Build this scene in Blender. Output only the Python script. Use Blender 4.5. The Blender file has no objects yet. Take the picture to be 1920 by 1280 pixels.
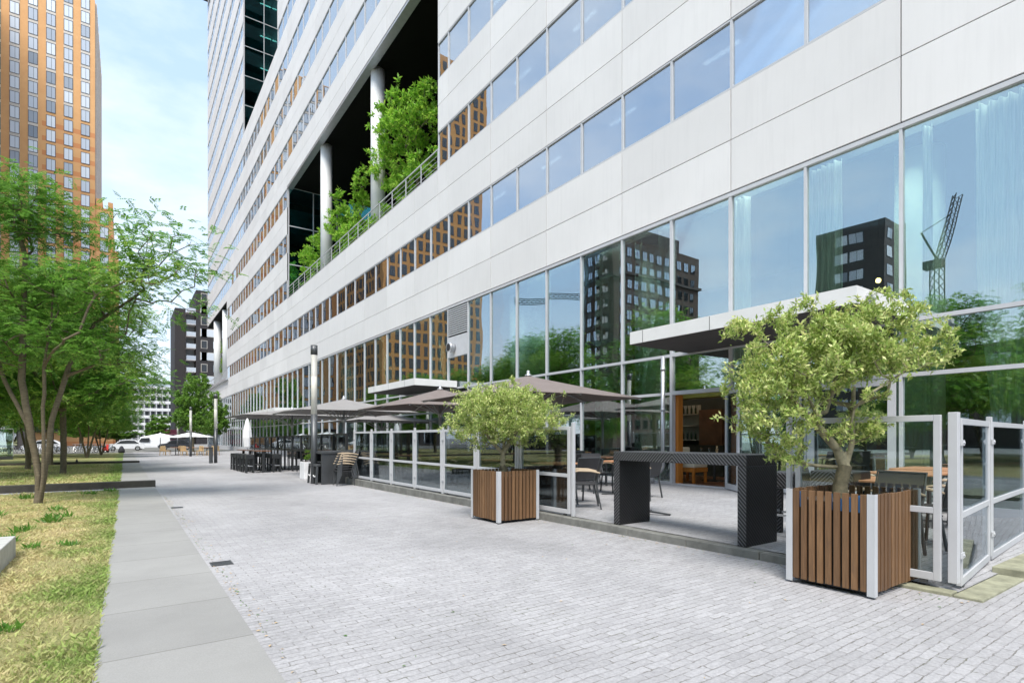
import bpy, math, random
import numpy as np
from mathutils import Vector, Matrix
R = math.radians
scn = bpy.context.scene
COL = scn.collection
random.seed(7)
rng = np.random.default_rng(7)

# ------------------------------------------------------------------ materials
def newmat(name):
    m = bpy.data.materials.new(name); m.use_nodes = True
    nt = m.node_tree; nt.nodes.clear()
    out = nt.nodes.new('ShaderNodeOutputMaterial')
    return m, nt, out

def N(nt, t, **kw):
    n = nt.nodes.new(t)
    for k, v in kw.items():
        if hasattr(n, k) and k not in n.inputs.keys():
            setattr(n, k, v)
        else:
            n.inputs[k].default_value = v
    return n

def L(nt, a, b): nt.links.new(a, b)

def mixc(nt, fac, a, b, blend='MIX'):
    n = nt.nodes.new('ShaderNodeMix'); n.data_type = 'RGBA'; n.blend_type = blend
    for s, v in ((0, fac), (6, a), (7, b)):
        if hasattr(v, 'is_output') or hasattr(v, 'links'): nt.links.new(v, n.inputs[s])
        elif s == 0: n.inputs[0].default_value = v
        else: n.inputs[s].default_value = (v[0], v[1], v[2], 1)
    return n.outputs[2]

def ramp(nt, src, stops):
    r = nt.nodes.new('ShaderNodeValToRGB'); e = r.color_ramp.elements
    while len(e) < len(stops): e.new(.5)
    for i, (p, c) in enumerate(stops):
        e[i].position = p
        e[i].color = (c, c, c, 1) if not hasattr(c, '__len__') else (c[0], c[1], c[2], 1)
    nt.links.new(src, r.inputs[0])
    return r.outputs[0]

def math_(nt, op, a, b=None, c=None):
    n = nt.nodes.new('ShaderNodeMath'); n.operation = op
    for i, v in enumerate((a, b, c)):
        if v is None: continue
        if hasattr(v, 'links'): nt.links.new(v, n.inputs[i])
        else: n.inputs[i].default_value = v
    return n.outputs[0]

def coords(nt, scale=(1, 1, 1), world=True, rot=(0, 0, 0)):
    mp = nt.nodes.new('ShaderNodeMapping')
    mp.inputs['Scale'].default_value = scale; mp.inputs['Rotation'].default_value = rot
    if world:
        g = nt.nodes.new('ShaderNodeNewGeometry'); nt.links.new(g.outputs['Position'], mp.inputs[0])
    else:
        g = nt.nodes.new('ShaderNodeTexCoord'); nt.links.new(g.outputs['Object'], mp.inputs[0])
    return mp.outputs[0]

def noise(nt, vec, scale, detail=4, rough=.6):
    n = nt.nodes.new('ShaderNodeTexNoise'); n.inputs['Scale'].default_value = scale
    n.inputs['Detail'].default_value = detail; n.inputs['Roughness'].default_value = rough
    nt.links.new(vec, n.inputs['Vector']); return n.outputs[0]

def bump(nt, h, strength, dist=.01):
    b = nt.nodes.new('ShaderNodeBump'); b.inputs['Strength'].default_value = strength
    b.inputs['Distance'].default_value = dist; nt.links.new(h, b.inputs['Height']); return b.outputs[0]

def simple(name, col, rough=.6, metal=0, var=.12, vscale=3, spec=.5, bmp=0, bscale=60, vec=(1, 1, 1), world=True):
    m, nt, out = newmat(name)
    p = N(nt, 'ShaderNodeBsdfPrincipled', Roughness=rough, Metallic=metal)
    p.inputs['Specular IOR Level'].default_value = spec
    v = coords(nt, vec, world)
    f = ramp(nt, noise(nt, v, vscale, 6), [(.3, 0.), (.7, 1.)])
    lo = [c * (1 - var) for c in col]; hi = [min(1, c * (1 + var)) for c in col]
    L(nt, mixc(nt, f, lo, hi), p.inputs['Base Color'])
    if bmp: L(nt, bump(nt, noise(nt, v, bscale, 3), bmp, .004), p.inputs['Normal'])
    L(nt, p.outputs[0], out.inputs[0]); return m

def emis(name, col, s):
    m, nt, out = newmat(name)
    e = N(nt, 'ShaderNodeEmission'); e.inputs[0].default_value = (*col, 1); e.inputs[1].default_value = s
    L(nt, e.outputs[0], out.inputs[0]); return m

def glass(name, tint, refl, fres=.5, wav=.02, rough=0., rtint=(.9, .95, 1.)):
    m, nt, out = newmat(name)
    t = N(nt, 'ShaderNodeBsdfTransparent'); t.inputs[0].default_value = (*tint, 1)
    g = N(nt, 'ShaderNodeBsdfGlossy', Roughness=rough); g.inputs[0].default_value = (*rtint, 1)
    fr = N(nt, 'ShaderNodeFresnel', IOR=1.5)
    f = math_(nt, 'ADD', math_(nt, 'MULTIPLY', fr.outputs[0], fres), refl)
    if wav:
        v = coords(nt, (1, 1, 1))
        b = bump(nt, noise(nt, v, .8, 1, .4), 1., wav)
        oi = nt.nodes.new('ShaderNodeObjectInfo'); gi = nt.nodes.new('ShaderNodeNewGeometry')
        wn = nt.nodes.new('ShaderNodeTexWhiteNoise'); wn.noise_dimensions = '1D'
        L(nt, math_(nt, 'ADD', math_(nt, 'MULTIPLY', oi.outputs['Random'], 91.), math_(nt, 'MULTIPLY', gi.outputs['Random Per Island'], 37.)), wn.inputs['W'])
        s1 = nt.nodes.new('ShaderNodeVectorMath'); s1.operation = 'SUBTRACT'; L(nt, wn.outputs['Color'], s1.inputs[0]); s1.inputs[1].default_value = (.5, .5, .5)
        s2 = nt.nodes.new('ShaderNodeVectorMath'); s2.operation = 'SCALE'; L(nt, s1.outputs[0], s2.inputs[0]); s2.inputs['Scale'].default_value = .012
        s3 = nt.nodes.new('ShaderNodeVectorMath'); s3.operation = 'ADD'; L(nt, b, s3.inputs[0]); L(nt, s2.outputs[0], s3.inputs[1])
        s4 = nt.nodes.new('ShaderNodeVectorMath'); s4.operation = 'NORMALIZE'; L(nt, s3.outputs[0], s4.inputs[0])
        L(nt, s4.outputs[0], g.inputs['Normal'])
    mx = nt.nodes.new('ShaderNodeMixShader'); L(nt, f, mx.inputs[0])
    L(nt, t.outputs[0], mx.inputs[1]); L(nt, g.outputs[0], mx.inputs[2])
    L(nt, mx.outputs[0], out.inputs[0]); return m

def leafmat(name, cols, trans=.35, rough=.5, nscale=.8):
    m, nt, out = newmat(name)
    g = nt.nodes.new('ShaderNodeNewGeometry')
    c = ramp(nt, g.outputs['Random Per Island'], [(i / (len(cols) - 1), k) for i, k in enumerate(cols)])
    v = coords(nt)
    c = mixc(nt, ramp(nt, noise(nt, v, nscale, 2), [(.35, 0.), (.65, .35)]), c, tuple(x * .9 for x in cols[0]))
    p = N(nt, 'ShaderNodeBsdfPrincipled', Roughness=rough)
    L(nt, c, p.inputs['Base Color'])
    t = nt.nodes.new('ShaderNodeBsdfTranslucent'); L(nt, c, t.inputs[0])
    mx = nt.nodes.new('ShaderNodeMixShader'); mx.inputs[0].default_value = trans
    L(nt, p.outputs[0], mx.inputs[1]); L(nt, t.outputs[0], mx.inputs[2])
    L(nt, mx.outputs[0], out.inputs[0]); return m

M = {}
M['metal_white'] = simple('painted aluminium', (.50, .51, .53), .42, .0, .05, 4)
M['fascia'] = simple('canopy fascia', (.72, .72, .71), .5, 0, .05, 2)
M['metal_grey'] = simple('anodised aluminium', (.47, .48, .5), .35, .55, .08, 4)
M['column'] = simple('painted column', (.72, .73, .72), .6, 0, .04, 1)
M['column_green'] = simple('interior column plaster', (.74, .86, .78), .6, 0, .04, 1)
M['black'] = simple('black gap', (.02, .02, .022), .6)
M['soffit'] = simple('shade-black soffit', (.008, .009, .008), .9, spec=.1)  # near-black colour stands in for the deep shade inside the loggias
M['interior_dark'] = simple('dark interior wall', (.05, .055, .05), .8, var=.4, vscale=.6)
M['interior_mid'] = simple('office blinds', (.33, .36, .38), .8, var=.1, vscale=.5)
M['interior_floor'] = simple('interior timber floor', (.16, .07, .035), .35, var=.3)
M['olive'] = simple('olive lacquer panel', (.35, .33, .08), .5)
M['wood_orange'] = simple('varnished orange timber', (.52, .19, .035), .4, var=.2, vec=(12, 12, 1))
M['cream'] = simple('cream upholstery', (.68, .62, .5), .8, bmp=.2)
M['bottle'] = simple('dark bottle glass', (.02, .035, .02), .1)
M['shelf'] = simple('shelf back', (.42, .38, .34), .6)
M['plastic_dark'] = simple('dark woven resin', (.03, .03, .033), .55, bmp=.5, bscale=220)
M['alu_dark'] = simple('graphite frame', (.09, .095, .1), .4, .5)
M['fence_black'] = simple('black painted steel', (.03, .032, .034), .4, .2)
M['teak'] = simple('oiled teak', (.40, .20, .10), .5, var=.25, vec=(2, 14, 1), vscale=4)
M['arm'] = simple('pale armrest timber', (.46, .36, .25), .5, var=.15)
M['parasol'] = simple('taupe canvas', (.18, .15, .14), .85, var=.06, bmp=.15, bscale=300)
M['parasol_grey'] = simple('grey canvas', (.25, .24, .235), .85, var=.06)
M['parasol_white'] = simple('white canvas', (.74, .74, .75), .85, var=.04)
M['lamp_glass'] = simple('frosted lamp tube', (.78, .76, .68), .4, var=.05, vec=(1, 1, 6))
M['concrete'] = simple('pale concrete', (.46, .46, .44), .8, var=.15, vscale=8, bmp=.2)
M['concrete_moss'] = simple('mossy concrete', (.27, .27, .19), .9, var=.35, vscale=6, bmp=.3)
M['kerb'] = simple('dark kerb stone', (.17, .17, .155), .8, var=.3, vscale=5, bmp=.3)
M['kerb_dark'] = simple('weathered dark edging', (.055, .05, .04), .75, var=.35, vscale=5, bmp=.3)
M['soil'] = simple('potting soil', (.05, .035, .025), .95, bmp=.6, bscale=40)
M['liner'] = simple('blue planter liner', (.03, .16, .4), .6)
M['white_pot'] = simple('white planter', (.75, .75, .76), .5)
M['rubber'] = simple('tyre rubber', (.02, .02, .02), .7)
M['car_white'] = simple('white car paint', (.75, .76, .78), .2, var=.02)
M['car_dark'] = simple('dark car paint', (.04, .045, .055), .2, var=.02)
M['maroon'] = simple('maroon paint', (.09, .015, .03), .4)
M['red'] = simple('red paint', (.5, .03, .02), .35)
M['chrome'] = simple('steel', (.6, .6, .6), .25, .9, .02)
M['car_glass'] = simple('tinted car glass', (.03, .035, .04), .08)
M['skin_bag'] = simple('dark bag cloth', (.04, .04, .05), .8)
M['bird'] = simple('dark feathers', (.03, .03, .035), .7)
M['straw_chair'] = simple('pale rattan', (.5, .36, .2), .7)
M['lit'] = emis('lit lamp', (1., .62, .25), 6)
M['strip'] = emis('office strip light', (1., .95, .85), 1.5)
M['added_cove'] = emis('added cove emitter', (1., .96, .9), 11)  # emission of the added emitters hidden above the glass head
M['glass'] = glass('coated facade glass', (.80, .94, .84), .33, .55, .0022)
M['glass_band'] = glass('office band glass', (.78, .88, .92), .46, .5, .002)
M['glass_teal'] = glass('teal atrium glass', (.4, .8, .8), .5, .4, .002, rtint=(.45, .8, .85))
M['glass_screen'] = glass('clear screen glass', (.93, .97, .95), .03, .9, 0)
M['bark'] = simple('grey brown bark', (.14, .115, .075), .9, var=.4, vscale=3, vec=(3, 3, 14), bmp=.6, bscale=20, world=False)
M['bark_olive'] = simple('gnarled pale bark', (.22, .20, .13), .9, var=.45, vscale=14, bmp=.9, bscale=30, world=False)
M['leaf_locust'] = leafmat('locust leaf', [(.08, .21, .028), (.14, .32, .045), (.24, .45, .08)], .55)
M['leaf_yellow'] = leafmat('light locust leaf', [(.12, .28, .035), (.24, .44, .06), (.45, .56, .13)], .5)
M['leaf_far'] = leafmat('plane tree leaf', [(.09, .22, .03), (.17, .34, .045), (.30, .48, .08)], .35)
M['leaf_olive'] = leafmat('holm oak leaf', [(.22, .34, .07), (.42, .56, .14), (.64, .72, .26), (.80, .78, .36)], .35, .42, 2)
M['leaf_bright'] = leafmat('atrium tree leaf', [(.16, .40, .03), (.30, .58, .06), (.55, .75, .12)], .5)

def mat_cladding():
    m, nt, out = newmat('pale stone cladding')
    p = N(nt, 'ShaderNodeBsdfPrincipled', Roughness=.62)
    v = coords(nt)
    g = nt.nodes.new('ShaderNodeNewGeometry')
    base = ramp(nt, g.outputs['Random Per Island'], [(0, (.67, .66, .65)), (1, (.73, .72, .71))])
    n1 = ramp(nt, noise(nt, v, .35, 5), [(.35, .95), (.7, 1.02)])
    v2 = coords(nt, (1, 5, .35))
    n2 = ramp(nt, noise(nt, v2, 1.6, 6), [(.28, .955), (.5, 1.)])
    c = mixc(nt, 1., mixc(nt, 1., base, n1, 'MULTIPLY'), n2, 'MULTIPLY')
    L(nt, c, p.inputs['Base Color'])
    L(nt, bump(nt, noise(nt, v, 90, 3), .05, .003), p.inputs['Normal'])
    L(nt, p.outputs[0], out.inputs[0]); return m
M['cladding'] = mat_cladding()

def mat_paving(name, colA, colB, mort, bw=.205, rh=.1, amt=1.):
    m, nt, out = newmat(name)
    v = coords(nt)
    # slightly wandering joints
    nz = nt.nodes.new('ShaderNodeTexNoise'); nz.inputs['Scale'].default_value = 1.7; nz.inputs['Detail'].default_value = 3
    L(nt, v, nz.inputs['Vector'])
    sub = nt.nodes.new('ShaderNodeVectorMath'); sub.operation = 'SUBTRACT'; L(nt, nz.outputs['Color'], sub.inputs[0]); sub.inputs[1].default_value = (.5, .5, .5)
    sc = nt.nodes.new('ShaderNodeVectorMath'); sc.operation = 'SCALE'; L(nt, sub.outputs[0], sc.inputs[0]); sc.inputs['Scale'].default_value = .05
    ad = nt.nodes.new('ShaderNodeVectorMath'); ad.operation = 'ADD'; L(nt, v, ad.inputs[0]); L(nt, sc.outputs[0], ad.inputs[1])
    nz2 = nt.nodes.new('ShaderNodeTexNoise'); nz2.inputs['Scale'].default_value = 22; nz2.inputs['Detail'].default_value = 2
    L(nt, v, nz2.inputs['Vector'])
    sub2 = nt.nodes.new('ShaderNodeVectorMath'); sub2.operation = 'SUBTRACT'; L(nt, nz2.outputs['Color'], sub2.inputs[0]); sub2.inputs[1].default_value = (.5, .5, .5)
    sc2 = nt.nodes.new('ShaderNodeVectorMath'); sc2.operation = 'SCALE'; L(nt, sub2.outputs[0], sc2.inputs[0]); sc2.inputs['Scale'].default_value = .022
    ad2 = nt.nodes.new('ShaderNodeVectorMath'); ad2.operation = 'ADD'; L(nt, ad.outputs[0], ad2.inputs[0]); L(nt, sc2.outputs[0], ad2.inputs[1])
    b = nt.nodes.new('ShaderNodeTexBrick'); b.offset = .5; b.squash = 1
    b.inputs['Scale'].default_value = 1; b.inputs['Brick Width'].default_value = bw; b.inputs['Row Height'].default_value = rh
    b.inputs['Mortar Size'].default_value = .0046; b.inputs['Mortar Smooth'].default_value = .35; b.inputs['Bias'].default_value = 0
    b.inputs['Color1'].default_value = (*colA, 1); b.inputs['Color2'].default_value = (*colB, 1); b.inputs['Mortar'].default_value = (*colA, 1)
    L(nt, ad2.outputs[0], b.inputs['Vector'])
    # joints only partly open (sand fills many of them)
    openj = ramp(nt, noise(nt, coords(nt, (1, 2.2, 1)), 7, 3), [(.43, .08), (.64, .9)])
    mort = mixc(nt, ramp(nt, noise(nt, v, 1.3, 4), [(.52, 0.), (.66, 1.)]), mort, (.09, .10, .045))
    j = math_(nt, 'MULTIPLY', b.outputs['Fac'], openj)
    blotch = ramp(nt, noise(nt, v, .22, 6, .65), [(.32, .86), (.68, 1.08)])
    fine = ramp(nt, noise(nt, v, 38, 5, .75), [(.3, .74), (.68, 1.16)])
    wear = ramp(nt, noise(nt, coords(nt, (1, .45, 1)), .55, 5, .6), [(.38, 1.08), (.5, 1.), (.64, .88)])
    c = mixc(nt, 1., mixc(nt, 1., b.outputs['Color'], blotch, 'MULTIPLY'), fine, 'MULTIPLY')
    c = mixc(nt, 1., c, wear, 'MULTIPLY')
    c = mixc(nt, math_(nt, 'MULTIPLY', j, amt), c, mort)
    # sparse dark spots of gum and wear
    sp = ramp(nt, noise(nt, v, 5.5, 2, .5), [(.73, 0.), (.77, .25)])
    c = mixc(nt, sp, c, tuple(x * .5 for x in colA))
    p = N(nt, 'ShaderNodeBsdfPrincipled', Roughness=.75)
    p.inputs['Specular IOR Level'].default_value = .3
    L(nt, c, p.inputs['Base Color'])
    h = math_(nt, 'SUBTRACT', math_(nt, 'MULTIPLY', noise(nt, v, 30, 5, .7), .5), b.outputs['Fac'])
    L(nt, bump(nt, h, .55, .008), p.inputs['Normal'])
    L(nt, p.outputs[0], out.inputs[0]); return m
M['paving'] = mat_paving('grey clay pavers', (.345, .34, .35), (.405, .40, .412), (.15, .14, .125), .2, .067)
M['paving_terrace'] = mat_paving('terrace pavers', (.33, .33, .34), (.385, .385, .40), (.12, .12, .115), .2, .067)

def mat_slabs():
    m, nt, out = newmat('concrete slab path')
    v = coords(nt)
    sx = nt.nodes.new('ShaderNodeSeparateXYZ'); L(nt, v, sx.inputs[0])
    fr = math_(nt, 'FRACT', math_(nt, 'DIVIDE', math_(nt, 'ADD', sx.outputs[1], .38), 1.12))
    d = math_(nt, 'ABSOLUTE', math_(nt, 'SUBTRACT', fr, .5))
    line = ramp(nt, d, [(.4945, 0.), (.4975, 1.)])
    idx = math_(nt, 'FLOOR', math_(nt, 'DIVIDE', math_(nt, 'ADD', sx.outputs[1], .38), 1.12))
    wn = nt.nodes.new('ShaderNodeTexWhiteNoise'); wn.noise_dimensions = '1D'; L(nt, idx, wn.inputs['W'])
    tone = ramp(nt, wn.outputs[0], [(0, .93), (1, 1.05)])
    fine = ramp(nt, noise(nt, v, 120, 4, .7), [(.3, .88), (.7, 1.1)])
    big = ramp(nt, noise(nt, v, .9, 6, .65), [(.32, .90), (.66, 1.05)])
    st = ramp(nt, noise(nt, coords(nt, (1, .4, 1)), 2.6, 4), [(.66, 0.), (.74, .3)])
    c = mixc(nt, 1., mixc(nt, 1., mixc(nt, 1., (.288, .285, .276), tone, 'MULTIPLY'), fine, 'MULTIPLY'), big, 'MULTIPLY')
    c = mixc(nt, st, c, (.2, .2, .19))
    c = mixc(nt, line, c, (.14, .135, .12))
    p = N(nt, 'ShaderNodeBsdfPrincipled', Roughness=.8); L(nt, c, p.inputs['Base Color'])
    h = math_(nt, 'SUBTRACT', math_(nt, 'MULTIPLY', noise(nt, v, 90, 4), .15), line)
    L(nt, bump(nt, h, .3, .006), p.inputs['Normal'])
    L(nt, p.outputs[0], out.inputs[0]); return m
M['slabs'] = mat_slabs()

def grass_color(nt, v, green_edge=True):
    """straw coloured worn lawn with green patches, greener next to the path"""
    sx = nt.nodes.new('ShaderNodeSeparateXYZ'); L(nt, v, sx.inputs[0])
    n1 = noise(nt, v, 1.1, 5, .65)
    n2 = noise(nt, v, .25, 3, .5)
    edge = ramp(nt, math_(nt, 'ABSOLUTE', math_(nt, 'ADD', sx.outputs[0], .15)), [(.08, .22), (.75, 0.)])
    far = ramp(nt, math_(nt, 'DIVIDE', sx.outputs[1], 100.), [(.12, 0.), (.24, .13)])
    f = math_(nt, 'ADD', math_(nt, 'ADD', math_(nt, 'MULTIPLY', n1, .75), math_(nt, 'MULTIPLY', n2, .25)), edge)
    f = math_(nt, 'ADD', f, far)
    return ramp(nt, f, [(.46, 0.), (.80, 1.)])
def mat_lawn(name, straw, green, blades=False):
    m, nt, out = newmat(name)
    v = coords(nt)
    f = grass_color(nt, v)
    g = nt.nodes.new('ShaderNodeNewGeometry')
    if blades:
        rr = g.outputs['Random Per Island']
        f = math_(nt, 'ADD', f, math_(nt, 'MULTIPLY', math_(nt, 'SUBTRACT', rr, .5), .7))
        k = ramp(nt, rr, [(0, .75), (1, 1.25)])
    else:
        k = ramp(nt, noise(nt, v, 45, 4, .7), [(.3, .65), (.7, 1.3)])
    c = mixc(nt, 1., mixc(nt, f, straw, green), k, 'MULTIPLY')
    p = N(nt, 'ShaderNodeBsdfPrincipled', Roughness=.8); p.inputs['Specular IOR Level'].default_value = .2
    L(nt, c, p.inputs['Base Color'])
    if not blades:
        L(nt, bump(nt, noise(nt, v, 40, 4, .8), .8, .03), p.inputs['Normal'])
        L(nt, p.outputs[0], out.inputs[0])
    else:
        t = nt.nodes.new('ShaderNodeBsdfTranslucent'); L(nt, c, t.inputs[0])
        mx = nt.nodes.new('ShaderNodeMixShader'); mx.inputs[0].default_value = .3
        L(nt, p.outputs[0], mx.inputs[1]); L(nt, t.outputs[0], mx.inputs[2]); L(nt, mx.outputs[0], out.inputs[0])
    return m
M['lawn'] = mat_lawn('worn lawn', (.42, .34, .17), (.19, .25, .08))
M['blades'] = mat_lawn('grass blade', (.70, .60, .33), (.27, .38, .10), True)

def mat_planks():
    m, nt, out = newmat('weathered hardwood slat')
    g = nt.nodes.new('ShaderNodeNewGeometry')
    v = coords(nt, (30, 30, 1.6), False)
    c = ramp(nt, g.outputs['Random Per Island'], [(0, (.12, .062, .028)), (1, (.22, .12, .055))])
    c = mixc(nt, 1., c, ramp(nt, noise(nt, v, 2.2, 6, .7), [(.28, .6), (.72, 1.3)]), 'MULTIPLY')
    st = ramp(nt, noise(nt, coords(nt, (6, 6, 2), False), 1.6, 4), [(.6, 0.), (.75, .5)])
    c = mixc(nt, st, c, (.09, .055, .035))
    p = N(nt, 'ShaderNodeBsdfPrincipled', Roughness=.62); L(nt, c, p.inputs['Base Color'])
    L(nt, bump(nt, noise(nt, v, 4, 4), .3, .003), p.inputs['Normal'])
    L(nt, p.outputs[0], out.inputs[0]); return m
M['planks'] = mat_planks()

def mat_weave():
    """chevron ribbed wicker"""
    m, nt, out = newmat('black ribbed wicker')
    tc = nt.nodes.new('ShaderNodeTexCoord'); sx = nt.nodes.new('ShaderNodeSeparateXYZ'); L(nt, tc.outputs['Object'], sx.inputs[0])
    a = math_(nt, 'ADD', math_(nt, 'ABSOLUTE', sx.outputs[1]), sx.outputs[2])
    a = math_(nt, 'ADD', a, math_(nt, 'MULTIPLY', sx.outputs[0], 1.))
    s = math_(nt, 'SINE', math_(nt, 'MULTIPLY', a, 2 * math.pi / .048))
    s = math_(nt, 'ADD', math_(nt, 'MULTIPLY', s, .5), .5)
    gg = nt.nodes.new('ShaderNodeNewGeometry'); sn = nt.nodes.new('ShaderNodeSeparateXYZ'); L(nt, gg.outputs['True Normal'], sn.inputs[0])
    s = math_(nt, 'MULTIPLY', s, math_(nt, 'SUBTRACT', 1., math_(nt, 'MULTIPLY', math_(nt, 'ABSOLUTE', sn.outputs[1]), .62)))
    c = ramp(nt, s, [(.3, (.006, .006, .007)), (.7, (.045, .047, .05)), (1., (.12, .122, .13))])  # grey crests paint the rib highlights into the colour
    p = N(nt, 'ShaderNodeBsdfPrincipled', Roughness=.4); L(nt, c, p.inputs['Base Color'])
    L(nt, bump(nt, s, .8, .006), p.inputs['Normal'])
    L(nt, p.outputs[0], out.inputs[0]); return m
M['weave'] = mat_weave()

def mat_brick(name, c1, c2, stripe=None, zlim=71.):
    m, nt, out = newmat(name)
    v = coords(nt)
    c = ramp(nt, noise(nt, v, .4, 6, .7), [(.3, c1), (.7, c2)])
    sx = nt.nodes.new('ShaderNodeSeparateXYZ'); L(nt, v, sx.inputs[0])
    if stripe:
        fr = math_(nt, 'FRACT', math_(nt, 'DIVIDE', math_(nt, 'ADD', sx.outputs[2], .55), 3.12))
        s = math_(nt, 'LESS_THAN', fr, .34)
        s = math_(nt, 'MULTIPLY', s, math_(nt, 'LESS_THAN', sx.outputs[2], zlim))
        s = math_(nt, 'MULTIPLY', s, math_(nt, 'GREATER_THAN', sx.outputs[0], -14.6) if zlim > 0 else 1)
        c = mixc(nt, math_(nt, 'MULTIPLY', s, .8), c, stripe)
    row = math_(nt, 'FRACT', math_(nt, 'DIVIDE', sx.outputs[2], .26))
    c = mixc(nt, math_(nt, 'MULTIPLY', math_(nt, 'LESS_THAN', row, .15), .25), c, (.35, .25, .15))
    p = N(nt, 'ShaderNodeBsdfPrincipled', Roughness=.85); L(nt, c, p.inputs['Base Color'])
    L(nt, p.outputs[0], out.inputs[0]); return m
M['orange_brick'] = mat_brick('orange brick', (.68, .36, .15), (.75, .43, .19), (.62, .24, .09))
M['brown_brick'] = mat_brick('ochre brick', (.40, .19, .06), (.48, .25, .08), (.5, .14, .04), 500.)
M['dark_brick'] = simple('anthracite brick', (.045, .042, .045), .85, var=.35, vscale=2)
M['dark_slab'] = simple('charcoal panel', (.06, .055, .055), .8, var=.1)
M['red_brick'] = simple('dark red brick', (.07, .05, .042), .85, var=.2, vscale=2)
M['spandrel'] = simple('cream spandrel', (.6, .56, .5), .7)
M['hotel_window'] = glass('hotel window', (.25, .3, .33), .55, .4, .004)
M['win_dark'] = simple('dark window reveal', (.06, .07, .08), .15)
def mat_net():
    m, nt, out = newmat('net curtain')
    oi = nt.nodes.new('ShaderNodeObjectInfo'); gi = nt.nodes.new('ShaderNodeNewGeometry')
    wn = nt.nodes.new('ShaderNodeTexWhiteNoise'); wn.noise_dimensions = '1D'
    L(nt, math_(nt, 'ADD', math_(nt, 'MULTIPLY', oi.outputs['Random'], 91.), math_(nt, 'MULTIPLY', gi.outputs['Random Per Island'], 37.)), wn.inputs['W'])
    c = ramp(nt, wn.outputs[0], [(0, (.22, .26, .31)), (.25, (.52, .58, .66)), (1, (.74, .8, .86))])
    p = N(nt, 'ShaderNodeBsdfPrincipled', Roughness=.25); L(nt, c, p.inputs['Base Color']); L(nt, p.outputs[0], out.inputs[0]); return m
M['net'] = mat_net()
M['apt_white'] = simple('white balcony slab', (.72, .72, .73), .7)
M['apt_grey'] = simple('grey apartment wall', (.38, .4, .42), .7)

def mat_curtain():
    m, nt, out = newmat('sheer curtain')
    v = coords(nt, (3, 30, .6))
    c = ramp(nt, noise(nt, v, 2.4, 5), [(.3, (.5, .6, .55)), (.6, (.93, .96, .94))])
    d = nt.nodes.new('ShaderNodeBsdfPrincipled'); d.inputs['Roughness'].default_value = .6; L(nt, c, d.inputs['Base Color'])
    t = nt.nodes.new('ShaderNodeBsdfTranslucent'); L(nt, c, t.inputs[0])
    mx = nt.nodes.new('ShaderNodeMixShader'); mx.inputs[0].default_value = .4
    L(nt, d.outputs[0], mx.inputs[1]); L(nt, t.outputs[0], mx.inputs[2]); L(nt, mx.outputs[0], out.inputs[0]); return m
M['curtain'] = mat_curtain()

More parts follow.
